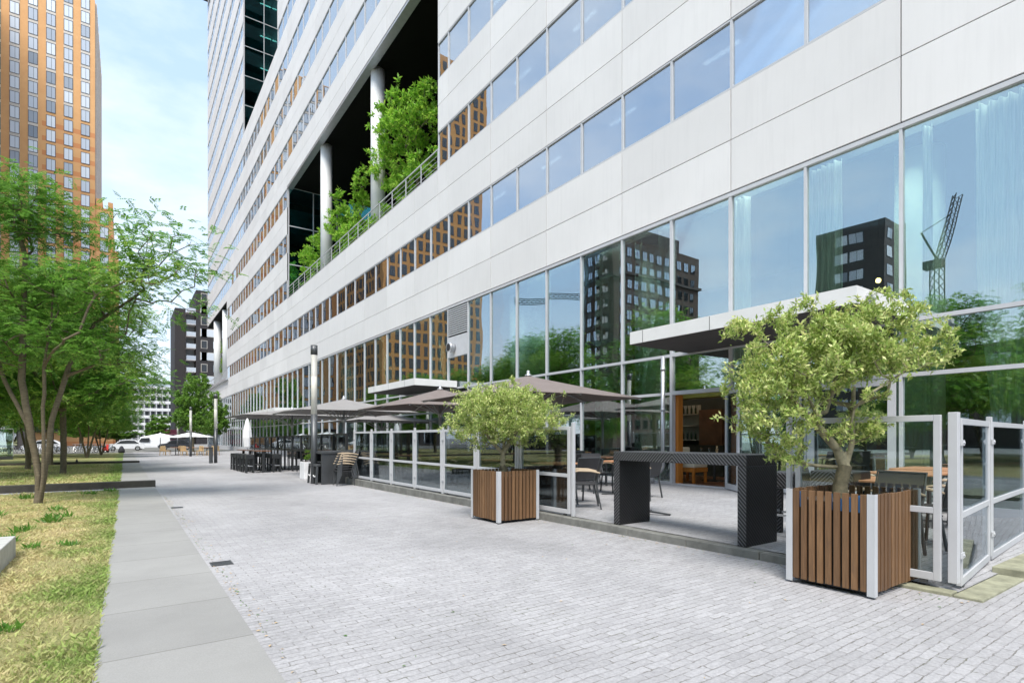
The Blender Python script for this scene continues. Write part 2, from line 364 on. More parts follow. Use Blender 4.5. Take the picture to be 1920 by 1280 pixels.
# ------------------------------------------------------------------ mesh helper
class MB:
    def __init__(s): s.v = []; s.f = []
    def add(s, vs, fs):
        o = len(s.v); s.v += [tuple(p) for p in vs]; s.f += [tuple(i + o for i in f) for f in fs]; return s
    def box(s, x0, y0, z0, x1, y1, z1):
        vs = [(x0, y0, z0), (x1, y0, z0), (x1, y1, z0), (x0, y1, z0), (x0, y0, z1), (x1, y0, z1), (x1, y1, z1), (x0, y1, z1)]
        return s.add(vs, [(0, 3, 2, 1), (4, 5, 6, 7), (0, 1, 5, 4), (1, 2, 6, 5), (2, 3, 7, 6), (3, 0, 4, 7)])
    def bar(s, a, b, w, h=None, up=(0, 0, 1)):
        h = h or w; a = Vector(a); b = Vector(b); d = (b - a).normalized(); up = Vector(up)
        if abs(d.dot(up)) > .98: up = Vector((1, 0, 0))
        r = d.cross(up).normalized(); u = r.cross(d)
        vs = []
        for p in (a, b):
            for i, j in ((-1, -1), (1, -1), (1, 1), (-1, 1)): vs.append(p + r * i * w / 2 + u * j * h / 2)
        return s.add(vs, [(0, 1, 2, 3), (7, 6, 5, 4), (0, 4, 5, 1), (1, 5, 6, 2), (2, 6, 7, 3), (3, 7, 4, 0)])
    def tube(s, pts, rad, n=8, caps=True):
        pts = [Vector(p) for p in pts]
        if not hasattr(rad, '__len__'): rad = [rad] * len(pts)
        vs = []; ref = None
        for i, p in enumerate(pts):
            d = (pts[min(i + 1, len(pts) - 1)] - pts[max(i - 1, 0)]).normalized()
            if ref is None: ref = d.orthogonal().normalized()
            r = (ref - d * ref.dot(d)).normalized(); ref = r; u = d.cross(r)
            for k in range(n):
                a = 2 * math.pi * k / n; vs.append(p + (r * math.cos(a) + u * math.sin(a)) * rad[i])
        fs = []
        for i in range(len(pts) - 1):
            for k in range(n):
                fs.append((i * n + k, i * n + (k + 1) % n, (i + 1) * n + (k + 1) % n, (i + 1) * n + k))
        if caps: fs.append(tuple(range(n - 1, -1, -1))); fs.append(tuple((len(pts) - 1) * n + k for k in range(n)))
        return s.add(vs, fs)
    def lathe(s, c, prof, n=16):
        vs = []; fs = []
        for r, z in prof:
            for k in range(n):
                a = 2 * math.pi * k / n; vs.append((c[0] + r * math.cos(a), c[1] + r * math.sin(a), c[2] + z))
        for i in range(len(prof) - 1):
            for k in range(n): fs.append((i * n + k, i * n + (k + 1) % n, (i + 1) * n + (k + 1) % n, (i + 1) * n + k))
        fs.append(tuple(range(n - 1, -1, -1))); fs.append(tuple((len(prof) - 1) * n + k for k in range(n)))
        return s.add(vs, fs)
    def prism(s, poly, axis, a, b):
        """poly in the plane across axis"""
        def mk(p, t):
            return {'x': (t, p[0], p[1]), 'y': (p[0], t, p[1]), 'z': (p[0], p[1], t)}[axis]
        n = len(poly)
        vs = [mk(p, a) for p in poly] + [mk(p, b) for p in poly]
        return s.add(vs, [tuple(range(n - 1, -1, -1)), tuple(range(n, 2 * n))] + [(i, (i + 1) % n, n + (i + 1) % n, n + i) for i in range(n)])
    def mesh(s, name, mat, smooth=False):
        me = bpy.data.meshes.new(name); me.from_pydata(s.v, [], s.f)
        me.materials.append(M[mat] if isinstance(mat, str) else mat)
        if smooth: me.polygons.foreach_set('use_smooth', [True] * len(me.polygons))
        me.update(); return me
    def build(s, name, mat, parent=None, smooth=False, loc=None, bev=0):
        return link(name, s.mesh(name, mat, smooth), parent, loc, bev)

def link(name, me, parent=None, loc=None, bev=0):
    o = bpy.data.objects.new(name, me); COL.objects.link(o)
    if parent: o.parent = parent
    if loc: o.location = loc
    if bev:
        b = o.modifiers.new('bevel', 'BEVEL'); b.width = bev; b.segments = 2; b.limit_method = 'ANGLE'
    return o

def tag(o, label=None, cat=None, group=None, kind=None):
    if label and len(label.split()) > 16: print('LONG', label)
    if label: o['label'] = label
    if cat: o['category'] = cat
    if group: o['group'] = group
    if kind: o['kind'] = kind
    return o
def thing(name, label, cat, loc=(0, 0, 0), rz=0, group=None):
    o = bpy.data.objects.new(name, None); COL.objects.link(o); o.empty_display_size = .2
    o.location = loc; o.rotation_euler = (0, 0, rz); return tag(o, label, cat, group)
def copy_tree(o, parent=None, **kw):
    c = o.copy(); COL.objects.link(c); c.parent = parent
    for ch in list(o.children): copy_tree(ch, c)
    return c
def dup(o, loc, rz=0, label=None, scale=None, group=None):
    c = copy_tree(o); c.location = loc; c.rotation_euler = (0, 0, rz)
    if label:
        c['label'] = label
        if len(label.split()) > 16: print('LONG', label)
    if group: c['group'] = group
    if scale: c.scale = (scale,) * 3 if not hasattr(scale, '__len__') else scale
    return c

def gz(y):
    if y < 3: return 0.
    if y < 36: return -.0078 * (y - 3)
    return -.2574 - .003 * (min(y, 100) - 36)

def quads_mesh(name, V, F, mats, matidx=None, smooth=False):
    me = bpy.data.meshes.new(name)
    nf, k = F.shape
    me.vertices.add(len(V)); me.vertices.foreach_set('co', V.astype(np.float32).ravel())
    me.loops.add(nf * k); me.loops.foreach_set('vertex_index', F.astype(np.int32).ravel())
    me.polygons.add(nf); me.polygons.foreach_set('loop_start', np.arange(0, nf * k, k, dtype=np.int32))
    me.polygons.foreach_set('loop_total', np.full(nf, k, dtype=np.int32))
    for m in mats: me.materials.append(M[m])
    if matidx is not None: me.polygons.foreach_set('material_index', matidx.astype(np.int32))
    if smooth: me.polygons.foreach_set('use_smooth', np.ones(nf, dtype=bool))
    me.update(calc_edges=True); me.validate(); return me
# ------------------------------------------------------------------ ground
def strip(name, mat, x0, x1, ys, dz, xs=None, kind='structure'):
    mb = MB(); xs = xs or [x0, x1]
    for i in range(len(ys) - 1):
        for j in range(len(xs) - 1):
            a, b = ys[i], ys[i + 1]
            mb.add([(xs[j], a, gz(a) + dz), (xs[j + 1], a, gz(a) + dz), (xs[j + 1], b, gz(b) + dz), (xs[j], b, gz(b) + dz)], [(0, 1, 2, 3)])
    return tag(mb.build(name, mat), kind=kind)
YS = [-40, 3, 36, 100, 150]
strip('ground', 'slabs', -400, 400, [-400, 3, 36, 100, 900], -.03)
strip('plaza_paving', 'paving', .72, 12.6, [-40, 3, 36, 100, 125], 0)
strip('street', 'kerb', -60, 40, [79, 100, 122], .006)
# slab path
mb = MB()
for a, b in ((-40, 3), (3, 36), (36, 76)):
    z0, z1 = gz(a) + .012, gz(b) + .012
    mb.add([(-.15, a, z0), (.72, a, z0), (.72, b, z1), (-.15, b, z1)], [(0, 1, 2, 3)])
tag(mb.build('slab_path', 'slabs'), kind='structure')
# lawn strips between dark edging walls
for a, b in ((-40, 19.0), (19.55, 42.9), (43.2, 76)):
    pts = [a] + [q for q in (3, 36) if a < q < b] + [b]
    strip('lawn', 'lawn', -32, -.15, pts, .004)
strip('gravel_gap', 'paving', -32, -.15, [19.0, 19.55], .006)
# terrace
mb = MB(); mb.add([(5.87, 1.66, .02), (12.3, 1.66, .02), (12.3, 2.5, .09), (5.87, 2.5, .09), (12.3, 17.9, .09), (5.87, 17.9, .09)], [(0, 1, 2, 3), (3, 2, 4, 5)])
tag(mb.build('terrace_paving', 'paving_terrace'), kind='structure')
mb = MB()
for i in range(16):
    y0 = 2.42 + i * .97; mb.box(5.72, y0 + .004, -.25, 5.868, min(y0 + .966, 17.9), .084 + .003 * (i % 2))
tag(mb.build('kerb', 'kerb', bev=.008), kind='structure')
mb = MB(); mb.box(5.72, 17.905, -.25, 12.2, 18.05, .085)
tag(mb.build('kerb', 'kerb', bev=.008), kind='structure')

# dark edging walls across the lawn
def edging(y, dy, x1, h, lab, slant=-.02):
    mb = MB(); g0 = gz(y)
    mb.prism([(-32, y - 32 * slant * -1), (x1, y), (x1, y + dy), (-32, y + dy - 32 * slant * -1)], 'z', g0 - .2, g0 + h)
    tag(mb.build('edging_wall', 'kerb_dark', bev=.01), lab, 'edging', 'low dark edging walls across the lawn')
edging(19.55, .32, .74, .20, 'nearer low dark edging wall that crosses the lawn and the end of the slab path', 0)
edging(42.9, .25, .75, .14, 'farther thin dark edging wall crossing the lawn behind the single tree trunk', 0)
mb = MB(); mb.prism([(-3.2, 4.6), (-1.05, 4.6), (-1.05, 8.62), (-3.2, 8.75)], 'z', -.1, .2)
tag(mb.build('concrete_bench', 'concrete', bev=.01), 'pale concrete bench block lying on the lawn at the left edge', 'bench')

# drains
def drain(x, y, lab):
    g = gz(y); t = thing('drain_grate', lab, 'drain', (x, y, g), 0, 'drain grates beside the slab path')
    t.scale = (.68, .8, 1); mb = MB(); mb.box(-.15, -.13, -.03, .15, .13, .003); mb.build('drain_tray', 'black', t)
    mb = MB()
    for i in range(9): mb.box(-.15, -.13 + i * .03, .0035, .15, -.115 + i * .03, .009)
    mb.box(-.155, -.14, .0035, -.14, .14, .0095); mb.box(.14, -.14, .0035, .155, .14, .0095)
    mb.build('drain_bars', 'alu_dark', t)
drain(.86, 6.75, 'nearer dark metal drain grate set in the pavers at the path edge')
drain(.86, 13.1, 'farther small drain grate set in the pavers at the path edge')

# leaf litter along joints and kerb (uncountable scraps)
n = 700
lx = np.where(rng.random(n) < .5, .76 + rng.exponential(.05, n), 5.66 - rng.exponential(.06, n))
ly = rng.uniform(1.5, 16, n)
k = rng.random(n) < .12; lx[k] = rng.uniform(.8, 5.6, k.sum())
lz = np.array([gz(y) for y in ly]) + .006
a = rng.uniform(0, 6.28, n); ln = rng.uniform(.006, .02, n); w = ln * .5
P = np.stack([lx, ly, lz], 1); D = np.stack([np.cos(a), np.sin(a), 0 * a], 1); S = np.stack([-np.sin(a), np.cos(a), 0 * a], 1)
up = np.array([0, 0, 1.])
V = np.stack([P - D * ln[:, None], P + S * w[:, None] + up * .004, P + D * ln[:, None], P - S * w[:, None] + up * .002], 1).reshape(-1, 3)
F = np.arange(n * 4).reshape(n, 4)
o = link('leaf_litter', quads_mesh('leaf_litter', V, F, ['straw_chair', 'leaf_locust'], (rng.random(n) < .25).astype(int))); tag(o, kind='stuff')

# ------------------------------------------------------------------ office building
F0 = 12.1
Y0 = 4.30; MOD = 1.8
YEND = Y0 + MOD * 60      # 112.3
YBEG = Y0 - MOD * 8       # -10.1
ob = thing('office_building', 'long pale office tower with ribbon windows, planted loggia and glazed ground floor', 'office building', (F0, YBEG, 0))
ob_off = (-F0, -YBEG, 0)
TOP = 80.2
REC = [  # y0,y1,z0,z1
    (23.3, 53.1, 14.0, 24.3),
    (56.9, 75.8, 39.3, 99),
    (89.5, 113, 10.2, 20.9)]
def in_rec(y, z):
    return any(a < y < b and c < z < d for a, b, c, d in REC)
def local(mb):
    mb.v = [(x - F0, y - YBEG, z) for x, y, z in mb.v]; return mb
NF = 17
# rows of panels
rows = [(7.36, 8.62), (8.62, 9.86)]
for k in range(NF):
    T = 11.58 + 4.2 * k; rows += [(T, T + 1.26), (T + 1.26, T + 2.48)]
cols = sorted(set([YBEG] + [Y0 + MOD * 2 * i for i in range(-4, 31)] + [23.3, 53.1, 56.9, 75.8, 89.5, YEND]))
cl = MB(); bk = MB()
for z0, z1 in rows:
    for a, b in zip(cols[:-1], cols[1:]):
        cz0, cz1 = z0, z1
        # clip against recesses
        for (ra, rb, rc, rd) in REC:
            if ra - .01 <= a and b <= rb + .01:
                if cz0 >= rc - .4 and cz1 <= rd + .4: cz0 = cz1 = 0
                elif cz0 < rc < cz1: cz1 = rc
                elif cz0 < rd < cz1: cz0 = rd
        if cz1 - cz0 < .1: continue
        g = .011
        cl.box(F0 + (.0012 * ((int(a * 7) * 13 + int(cz0 * 3)) % 4)), a + g, cz0 + g, F0 + .045, b - g, cz1 - g)
        bk.box(F0 + .0452, a, cz0, F0 + .3, b, cz1)
local(cl).build('cladding', 'cladding', ob)
local(bk).build('cladding_backing', 'black', ob)

# window bands
wins = []
for k in range(NF):
    zb, zt = 9.86 + 4.2 * k, 11.58 + 4.2 * k
    for j in range(-8, 60):
        a, b = Y0 + MOD * j, Y0 + MOD * (j + 1)
        for (ra, rb, rc, rd) in REC:
            if rc - .3 < (zb + zt) / 2 < rd:
                if ra <= a and b <= rb: a = b = 0
                elif a < ra < b: b = ra
                elif a < rb < b: a = rb
                elif ra <= a < rb: a = b = 0
        if b - a < .3: continue
        yc = (a + b) / 2; zc = (zb + zt) / 2 - 1.35
        depth = F0 * .5756 + yc * .8177
        px = (F0 * .8177 - yc * .5756) / depth
        vis = depth > 1 and abs(px) < .94 and zc / depth < .82
        wins.append(((b - a) * F0 / (yc * yc + F0 * F0 + zc * zc) ** 1.5 if vis else 0, a, b, zb, zt))
wins.sort(key=lambda w: -w[0])
_cache = {}
def win_meshes(w, h):
    key = (round(w, 2), round(h, 2))
    if key not in _cache:
        f = MB(); t = .035
        f.box(.015, 0, 0, .10, t, h); f.box(.015, w - t, 0, .10, w, h)
        f.box(.010, t, 0, .10, w - t, .05); f.box(.010, t, h - .045, .10, w - t, h)
        g = MB(); g.box(.06, t, .05, .066, w - t, h - .045)
        _cache[key] = (f.mesh('window', 'metal_white'), g.mesh('pane', 'glass_band'))
    return _cache[key]
for s, a, b, zb, zt in wins[:100]:
    fm, gm = win_meshes(b - a, zt - zb)
    f = link('window', fm, ob, (0, a - YBEG, zb)); link('pane', gm, f)
fr = MB(); gl = MB()
for s, a, b, zb, zt in wins[100:]:
    h = zt - zb; w = b - a; t = .03
    fr.box(F0 + .015, a, zb, F0 + .1, a + t, zt); fr.box(F0 + .015, b - t, zb, F0 + .1, b, zt)
    fr.box(F0 + .01, a + t, zb, F0 + .1, b - t, zb + .05); fr.box(F0 + .01, a + t, zt - .045, F0 + .1, b - t, zt)
    gl.box(F0 + .06, a + t, zb + .05, F0 + .066, b - t, zt - .045)
f = tag(local(fr).build('window_frames', 'metal_white', ob), kind='stuff')
tag(local(gl).build('window_panes', 'glass_band', ob), kind='stuff')

# interior of the upper floors: slabs, blinds, strip lights
fl = MB(); bl = MB()
for k in range(0, NF):
    T = 11.58 + 4.2 * k
    segs = [(YBEG, YEND)]
    for (ra, rb, rc, rd) in REC:
        if rc - .5 < T + .8 < rd or rc < T + 2.3 < rd:
            segs = [s for (a, b) in segs for s in ([(a, b)] if b <= ra or a >= rb else [(a, ra)] * (a < ra) + [(rb, b)] * (rb < b))]
    for a, b in segs: fl.box(F0 + .31, a + .01, T + .22, F0 + 6, b - .01, T + 2.4)
local(fl).build('floor_slabs', 'interior_mid', ob)
for k in range(0, NF):
    zb, zt = 9.86 + 4.2 * k, 11.58 + 4.2 * k
    for j in range(-8, 60):
        a, b = Y0 + MOD * j, Y0 + MOD * (j + 1)
        if any(in_rec(q, (zb + zt) / 2) for q in (a, b)): continue
        d = 3.5
        if random.random() < (.0 if j < 11 else .2): d = .35
        bl.box(F0 + d, a + .02, zb - .1, F0 + d + .02, b - .02, zt + .1)
local(bl).build('office_partitions', 'interior_mid', ob)
for k in range(3):
    zt = 11.58 + 4.2 * k
    for j in range(-1, 9):
        if (j + k) % 2: continue
        y = Y0 + MOD * j + .9
        s = MB(); s.box(F0 + .9, y - .55, zt + .03, F0 + 1.0, y + .55, zt + .08)
        local(s).build('strip_light', 'strip', ob)
mb = MB(); mb.lathe((F0 + 1.0, 6.9, 10.1), [(.19, 0), (.10, .36)], 20)
local(mb).build('lamp_shade', 'white_pot', ob)

# roof, end walls
mb = MB(); mb.box(F0 + .02, YBEG, 78.95, 36, 56.9, TOP); mb.box(F0 + .02, 75.8, 78.95, 36, YEND, TOP)
local(mb).build('parapet', 'cladding', ob)
mb = MB(); mb.box(F0 - .9, 86, TOP, 36, YEND + .9, TOP + .9); local(mb).build('roof_cornice', 'dark_slab', ob)
mb = MB()
mb.box(F0 + .31, YEND - .06, 20.9, 36, YEND, 78.9); mb.box(F0 + .31, YEND - .06, 7.4, 36, YEND - .002, 10.15)
mb.box(F0 + 6, YBEG, 7.5, F0 + 6.2, 23, 78.9); mb.box(F0 + .31, YBEG - .02, 7.5, F0 + 6, YBEG, 78.9)
local(mb).build('end_wall', 'cladding', ob)

# loggia with trees (recess 0)
a, b, z0, z1 = REC[0]; dpt = 9
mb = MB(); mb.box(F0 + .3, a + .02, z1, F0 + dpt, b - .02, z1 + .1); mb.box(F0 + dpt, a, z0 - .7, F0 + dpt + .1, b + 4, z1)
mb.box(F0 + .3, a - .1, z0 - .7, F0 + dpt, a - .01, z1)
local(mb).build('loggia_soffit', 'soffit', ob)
mb = MB(); mb.box(F0 + .02, a + .02, z1 - .16, F0 + .5, b - .02, z1 - .02)
local(mb).build('loggia_lintel', 'metal_grey', ob)
mb = MB(); mb.box(F0 + .3, a + .02, z0 - .6, F0 + dpt, b - .02, z0 - .35); local(mb).build('loggia_floor', 'concrete', ob)
mb = MB(); mb.box(F0 + .01, a + .02, z0, F0 + .32, b - .02, z0 + .06); local(mb).build('parapet_cap', 'metal_grey', ob)
for yc in (33.0, 43.8):
    mb = MB(); mb.tube([(F0 + .85, yc, z0 - .35), (F0 + .85, yc, z1)], .44, 28)
    local(mb).build('loggia_column', 'column', ob, True)
def end_glass(y, x0, x1, z0, z1, nz, name='atrium_glazing'):
    g = MB(); g.box(x0, y, z0, x1, y + .02, z1)
    g = local(g).build(name, 'glass_teal', ob)
    m = MB(); nx = max(2, int((x1 - x0) / 2.))
    for i in range(nx + 1):
        x = x0 + (x1 - x0) * i / nx; m.box(x - .04, y - .05, z0, x + .04, y + .05, z1)
    for i in range(nz + 1):
        z = z0 + (z1 - z0) * i / nz; m.box(x0, y - .045, z - .04, x1, y + .045, z + .04)
    m.v = [(p[0] - F0, p[1] - YBEG, p[2]) for p in m.v]; m.build('glazing_bars', 'metal_white', g)
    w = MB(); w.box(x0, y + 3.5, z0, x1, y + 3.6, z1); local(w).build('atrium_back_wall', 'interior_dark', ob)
end_glass(b - .1, F0 + .15, F0 + 8.98, z0 - .3, z1, 3)
# railing of the loggia
rl = MB()
rl.bar((F0 + .12, a + .1, z0 + 1.1), (F0 + .12, b - .1, z0 + 1.1), .05)
for i in range(3): rl.bar((F0 + .12, a + .1, z0 + .3 + i * .26), (F0 + .12, b - .1, z0 + .3 + i * .26), .015)
for i in range(17): rl.bar((F0 + .12, a + .2 + i * 1.84, z0 + .06), (F0 + .12, a + .2 + i * 1.84, z0 + 1.1), .07, .03)
local(rl).build('loggia_railing', 'metal_white', ob)

# tall atrium slot (recess 1)
a, b, z0, z1 = REC[1]
end_glass(b - .1, F0 + .1, F0 + 7, z0, 84, 12)
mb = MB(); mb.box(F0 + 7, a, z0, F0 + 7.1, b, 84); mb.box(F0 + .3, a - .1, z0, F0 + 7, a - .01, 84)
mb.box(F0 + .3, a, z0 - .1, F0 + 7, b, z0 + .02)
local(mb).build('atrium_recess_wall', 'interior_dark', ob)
for i in range(6):
    s = MB(); s.box(F0 + 2.2, b + 1.2, 45 + 4.2 * i, F0 + 4.2, b + 1.3, 45.08 + 4.2 * i); local(s).build('strip_light', 'strip', ob)

# corner loggia (recess 2)
a, b, z0, z1 = REC[2]
mb = MB(); mb.box(F0 + .05, a, z1 + .02, 36, YEND, z1 + .12); mb.box(F0 + 6, a, z0, F0 + 6.1, YEND - 5, z1); mb.box(F0 + .3, a - .1, z0, F0 + 6, a - .01, z1)
local(mb).build('loggia_soffit', 'soffit', ob)
mb = MB(); mb.box(F0 + .3, a, z0 - .3, 36, YEND, z0 - .02); local(mb).build('loggia_floor', 'metal_grey', ob)
for yc in (94.5, 104.5):
    mb = MB(); mb.tube([(F0 + .7, yc, z0 - .1), (F0 + .7, yc, z1 + .05)], .62, 24); local(mb).build('loggia_column', 'column', ob, True)
rl = MB()
rl.bar((F0 + .1, a, z0 + 1.1), (F0 + .1, YEND, z0 + 1.1), .06)
for i in range(20): rl.bar((F0 + .1, a + .3 + i * 1.18, z0), (F0 + .1, a + .3 + i * 1.18, z0 + 1.1), .05)
local(rl).build('loggia_railing', 'metal_white', ob)
mb = MB(); mb.box(F0 - .35, 88, z0 - .55, F0 + .01, YEND + .4, z0 - .3); local(mb).build('ledge', 'metal_grey', ob)

# ground floor glazing: one bay per module
GT = 7.30
def bay_mesh(w):
    key = ('bay', round(w, 2))
    if key not in _cache:
        f = MB(); t = .026
        f.box(-.02, 0, -.45, .10, t, GT - .07); f.box(-.02, w - t, -.45, .10, w, GT - .07)
        f.box(-.03, 0, GT - .069, .10, w, GT + .02)
        for z in (2.5, 3.53): f.box(-.018, t, z, .10, w - t, z + .075)
        f.box(-.018, t, -.45, .1, w - t, .16)
        g = MB(); g.box(.04, t, .16, .046, w - t, GT - .07)
        _cache[key] = (f.mesh('glazed_bay', 'metal_white'), g.mesh('pane', 'glass'))
    return _cache[key]
for j in range(-8, 60):
    y = Y0 + MOD * j
    fm, gm = bay_mesh(MOD)
    if j in (2,): continue       # the doorway, built below
    f = link('glazed_bay', fm, ob, (0, y - YBEG, 0))
    if j != 9: link('pane', gm, f)
# bay 9: louvre, panel and duct above glass
y = Y0 + MOD * 9
g = MB(); g.box(F0 + .04, y + .04, .16, F0 + .046, y + MOD - .04, 4.98); local(g).build('pane', 'glass', ob)
lv = MB()
for i in range(13): lv.box(F0 - .03, y + .05, 5.98 + i * .095, F0 + .05, y + MOD - .05, 6.02 + i * .095)
lv = local(lv).build('louvre', 'metal_white', ob)
p = MB(); p.box(F0 + .051, y + .04, 5.9, F0 + .07, y + MOD - .04, GT - .08); local(p).build('louvre_back', 'black', ob)
p = MB(); p.box(F0 - .02, y + .04, 4.98, F0 + .06, y + MOD - .04, 5.9); local(p).build('duct_panel', 'metal_white', ob)
p = MB(); p.tube([(F0 - .02, y + 1.2, 5.38), (F0 - .28, y + 1.2, 5.38)], .2, 24)
p.tube([(F0 - .2, y + 1.2, 5.38), (F0 - .30, y + 1.2, 5.38)], .23, 24); local(p).build('exhaust_duct', 'metal_grey', ob, True)
p = MB(); p.tube([(F0 - .301, y + 1.2, 5.38), (F0 - .31, y + 1.2, 5.38)], .17, 24); local(p).build('duct_opening', 'black', ob)

# doorway bay (y 7.9 - 9.7) with transom light above
y = Y0 + MOD * 2; w = MOD
f = MB(); t = .05
f.box(F0 - .02, y, -.1, F0 + .12, y + t, GT - .07); f.box(F0 - .02, y + w - t, -.1, F0 + .12, y + w, GT - .07)
f.box(F0 - .03, y, GT - .069, F0 + .1, y + w, GT + .02)
for z in (2.5, 3.53): f.box(F0 - .018, y + t, z, F0 + .12, y + w - t, z + .1)
f.box(F0 - .018, y + t, .03, F0 + .2, y + w - t, .115)
df = local(f).build('door_frame', 'metal_white', ob)
g = MB(); g.box(F0 + .04, y + t, 2.6, F0 + .046, y + w - t, GT - .07); local(g).build('pane', 'glass', ob)
# open leaf, folded outwards at the near jamb
d = MB(); X1 = -.03; X0 = -.88; yy = 0.
def swing(mb):
    a_ = R(52); mb.v = [(F0 - .04 + p[0] * math.cos(a_) - p[1] * math.sin(a_), 7.99 + p[0] * math.sin(a_) + p[1] * math.cos(a_), p[2]) for p in mb.v]; return local(mb)
d.box(X0, yy, .12, X0 + .07, yy + .05, 2.48); d.box(X1 - .07, yy, .12, X1, yy + .05, 2.48)
d.box(X0 + .07, yy, .12, X1 - .07, yy + .05, .24); d.box(X0 + .07, yy, 2.40, X1 - .07, yy + .05, 2.48)
dl = swing(d).build('door', 'metal_white', ob)
g = MB(); g.box(X0 + .07, yy + .02, .24, X1 - .07, yy + .026, 2.40); swing(g).build('pane', 'glass_screen', dl)
h = MB(); h.bar((X0 + .035, yy - .05, 1.1), (X0 + .14, yy - .05, 1.1), .02); h.bar((X0 + .035, yy, 1.1), (X0 + .035, yy - .05, 1.1), .02); swing(h).build('handle', 'metal_grey', dl)
# closed framed door leaf behind the near planter tree
y = Y0 + .06
for q in (0, 1):
    d = MB(); a0 = Y0 + MOD * q + .07; a1 = a0 + 1.66
    d.box(F0 - .075, a0, .12, F0 - .022, a0 + .13, 2.48); d.box(F0 - .075, a1 - .13, .12, F0 - .022, a1, 2.48)
    d.box(F0 - .075, a0 + .13, .12, F0 - .022, a1 - .13, .32); d.box(F0 - .075, a0 + .13, 2.36, F0 - .022, a1 - .13, 2.48)
    local(d).build('door', 'metal_white', ob)
# downpipe
p = MB(); py = 9.86
p.tube([(F0 - .14, py, 3.55), (F0 - .14, py, .55), (F0 - .14, py + .06, .44), (F0 - .16, py + .3, .36), (F0 - .16, py + .34, .28), (F0 - .16, py + .34, .1)], .055, 12)
for z in (.9, 2.1, 3.2): p.tube([(F0 - .14, py, z - .03), (F0 - .14, py, z + .03)], .066, 12)
local(p).build('downpipe', 'metal_grey', ob, True)

# canopies
def canopy(y0, y1, x0, z0=3.56, z1=3.87):
    c = MB(); c.box(x0, y0, z0 + .02, F0 - .03, y1, z1)
    o = local(c).build('entrance_canopy', 'fascia', ob)
    s = MB(); s.box(x0 + .03, y0 + .03, z0, F0 - .03, y1 - .03, z0 + .019); s.v = [(p[0] - F0, p[1] - YBEG, p[2]) for p in s.v]
    s.build('canopy_soffit', 'dark_slab', o)
    j = MB(); y = y0 + 1.0
    while y < y1: j.box(x0 - .002, y, z0 + .02, x0 + .01, y + .012, z1 - .01); y += 1.8
    j.v = [(p[0] - F0, p[1] - YBEG, p[2]) for p in j.v]; j.build('canopy_joints', 'black', o)
canopy(4.15, 9.15, 9.9)
canopy(21.4, 26.8, 10.0)
canopy(47.5, 70, 9.9, 3.45, 3.8)
canopy(97, 110, 9.0, 2.6, 3.1)
mb = MB(); mb.tube([(10.3, 4.145, 3.72), (10.3, 4.10, 3.72)], .08, 12); mb.bar((10.3, 4.12, 3.72), (10.28, 4.03, 3.66), .06)
local(mb).build('canopy_spotlight', 'metal_grey', ob)

# ground floor interior
mb = MB(); mb.box(F0 + .2, YBEG, -.4, 22, YEND, .10); local(mb).build('ground_floor', 'interior_floor', ob)
mb = MB(); mb.box(19.5, YBEG, .1, 19.7, YEND, 7.4); mb.box(F0 + .85, YBEG, 7.36, 19.5, YEND, 7.42); mb.box(F0 + .31, YBEG, 7.9, F0 + .85, YEND, 7.95); mb.box(F0 + .80, YBEG, 7.421, F0 + .85, YEND, 7.9); mb.box(F0 + .12, YEND - .05, .1, 19.5, YEND, 7.3); mb.box(F0 + .12, YBEG, .1, 19.5, YBEG + .05, 7.3)  # includes a raised pocket behind the glass that hides the added emitters
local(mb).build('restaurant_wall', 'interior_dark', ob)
for yc in [11.75 + 7.2 * i for i in range(-2, 13)]:
    mb = MB(); mb.tube([(13.75, yc, .1), (13.75, yc, 7.36)], .44, 24); local(mb).build('interior_column', 'column_green', ob, True)
mb = MB(); mb.box(15.2, 2.2, 2.75, 15.6, 7.4, 3.15); mb.box(14.6, 7.6, 2.6, 15.1, 13.5, 2.75); mb.box(14.6, 7.6, 3.0, 15.0, 13.5, 3.12); mb.box(15.2, 2.2, 2.75, 16.6, 2.4, 3.15)
local(mb).build('mezzanine_rail', 'olive', ob)
# curtains
def curtain(y0, y1, zb, zt=7.34, pinch=None, amp=.09, dens=7, x=12.62):
    mb = MB(); nY = int((y1 - y0) * 60) + 8; nZ = 16; vs = []
    ph = random.random() * 6
    for iz in range(nZ + 1):
        t = iz / nZ; z = zt + (zb - zt) * t
        for iy in range(nY + 1):
            s = iy / nY; y = y0 + (y1 - y0) * s
            if pinch:
                k = pinch(t); y = k[0] + (s - .5) * k[1] * (y1 - y0)
            else: k = (0, 1)
            vs.append((x + amp * math.sin(s * (y1 - y0) * dens * 6.28 + ph + .4 * math.sin(t * 3)) * (1 - .3 * t) + .03 * math.sin(s * 40 + 3 * t), y, z))
    fs = [(iz * (nY + 1) + iy, iz * (nY + 1) + iy + 1, (iz + 1) * (nY + 1) + iy + 1, (iz + 1) * (nY + 1) + iy) for iz in range(nZ) for iy in range(nY)]
    mb.add(vs, fs); local(mb).build('curtain', 'curtain', ob, True)
curtain(15.6, 16.9, .3)
curtain(12.1, 13.0, .4, pinch=lambda t: (12.5, 1 - .5 * t))
curtain(9.7, 10.7, .3, pinch=lambda t: (10.25 + (0 if t < .25 else (t - .25) * 1.6), .55 - .25 * t))
curtain(7.75, 8.1, .3)
curtain(6.15, 6.35, 3.6); curtain(5.55, 6.1, 3.2)
curtain(3.95, 4.15, .3)
curtain(2.3, 3.35, .3, pinch=lambda t: (2.75 - .1 * t, 1.1 - max(0, t - .45) * .9), dens=8)
for q in range(1, 8): curtain(16.9 + 7.2 * q, 18.0 + 7.2 * q, .3, dens=5)
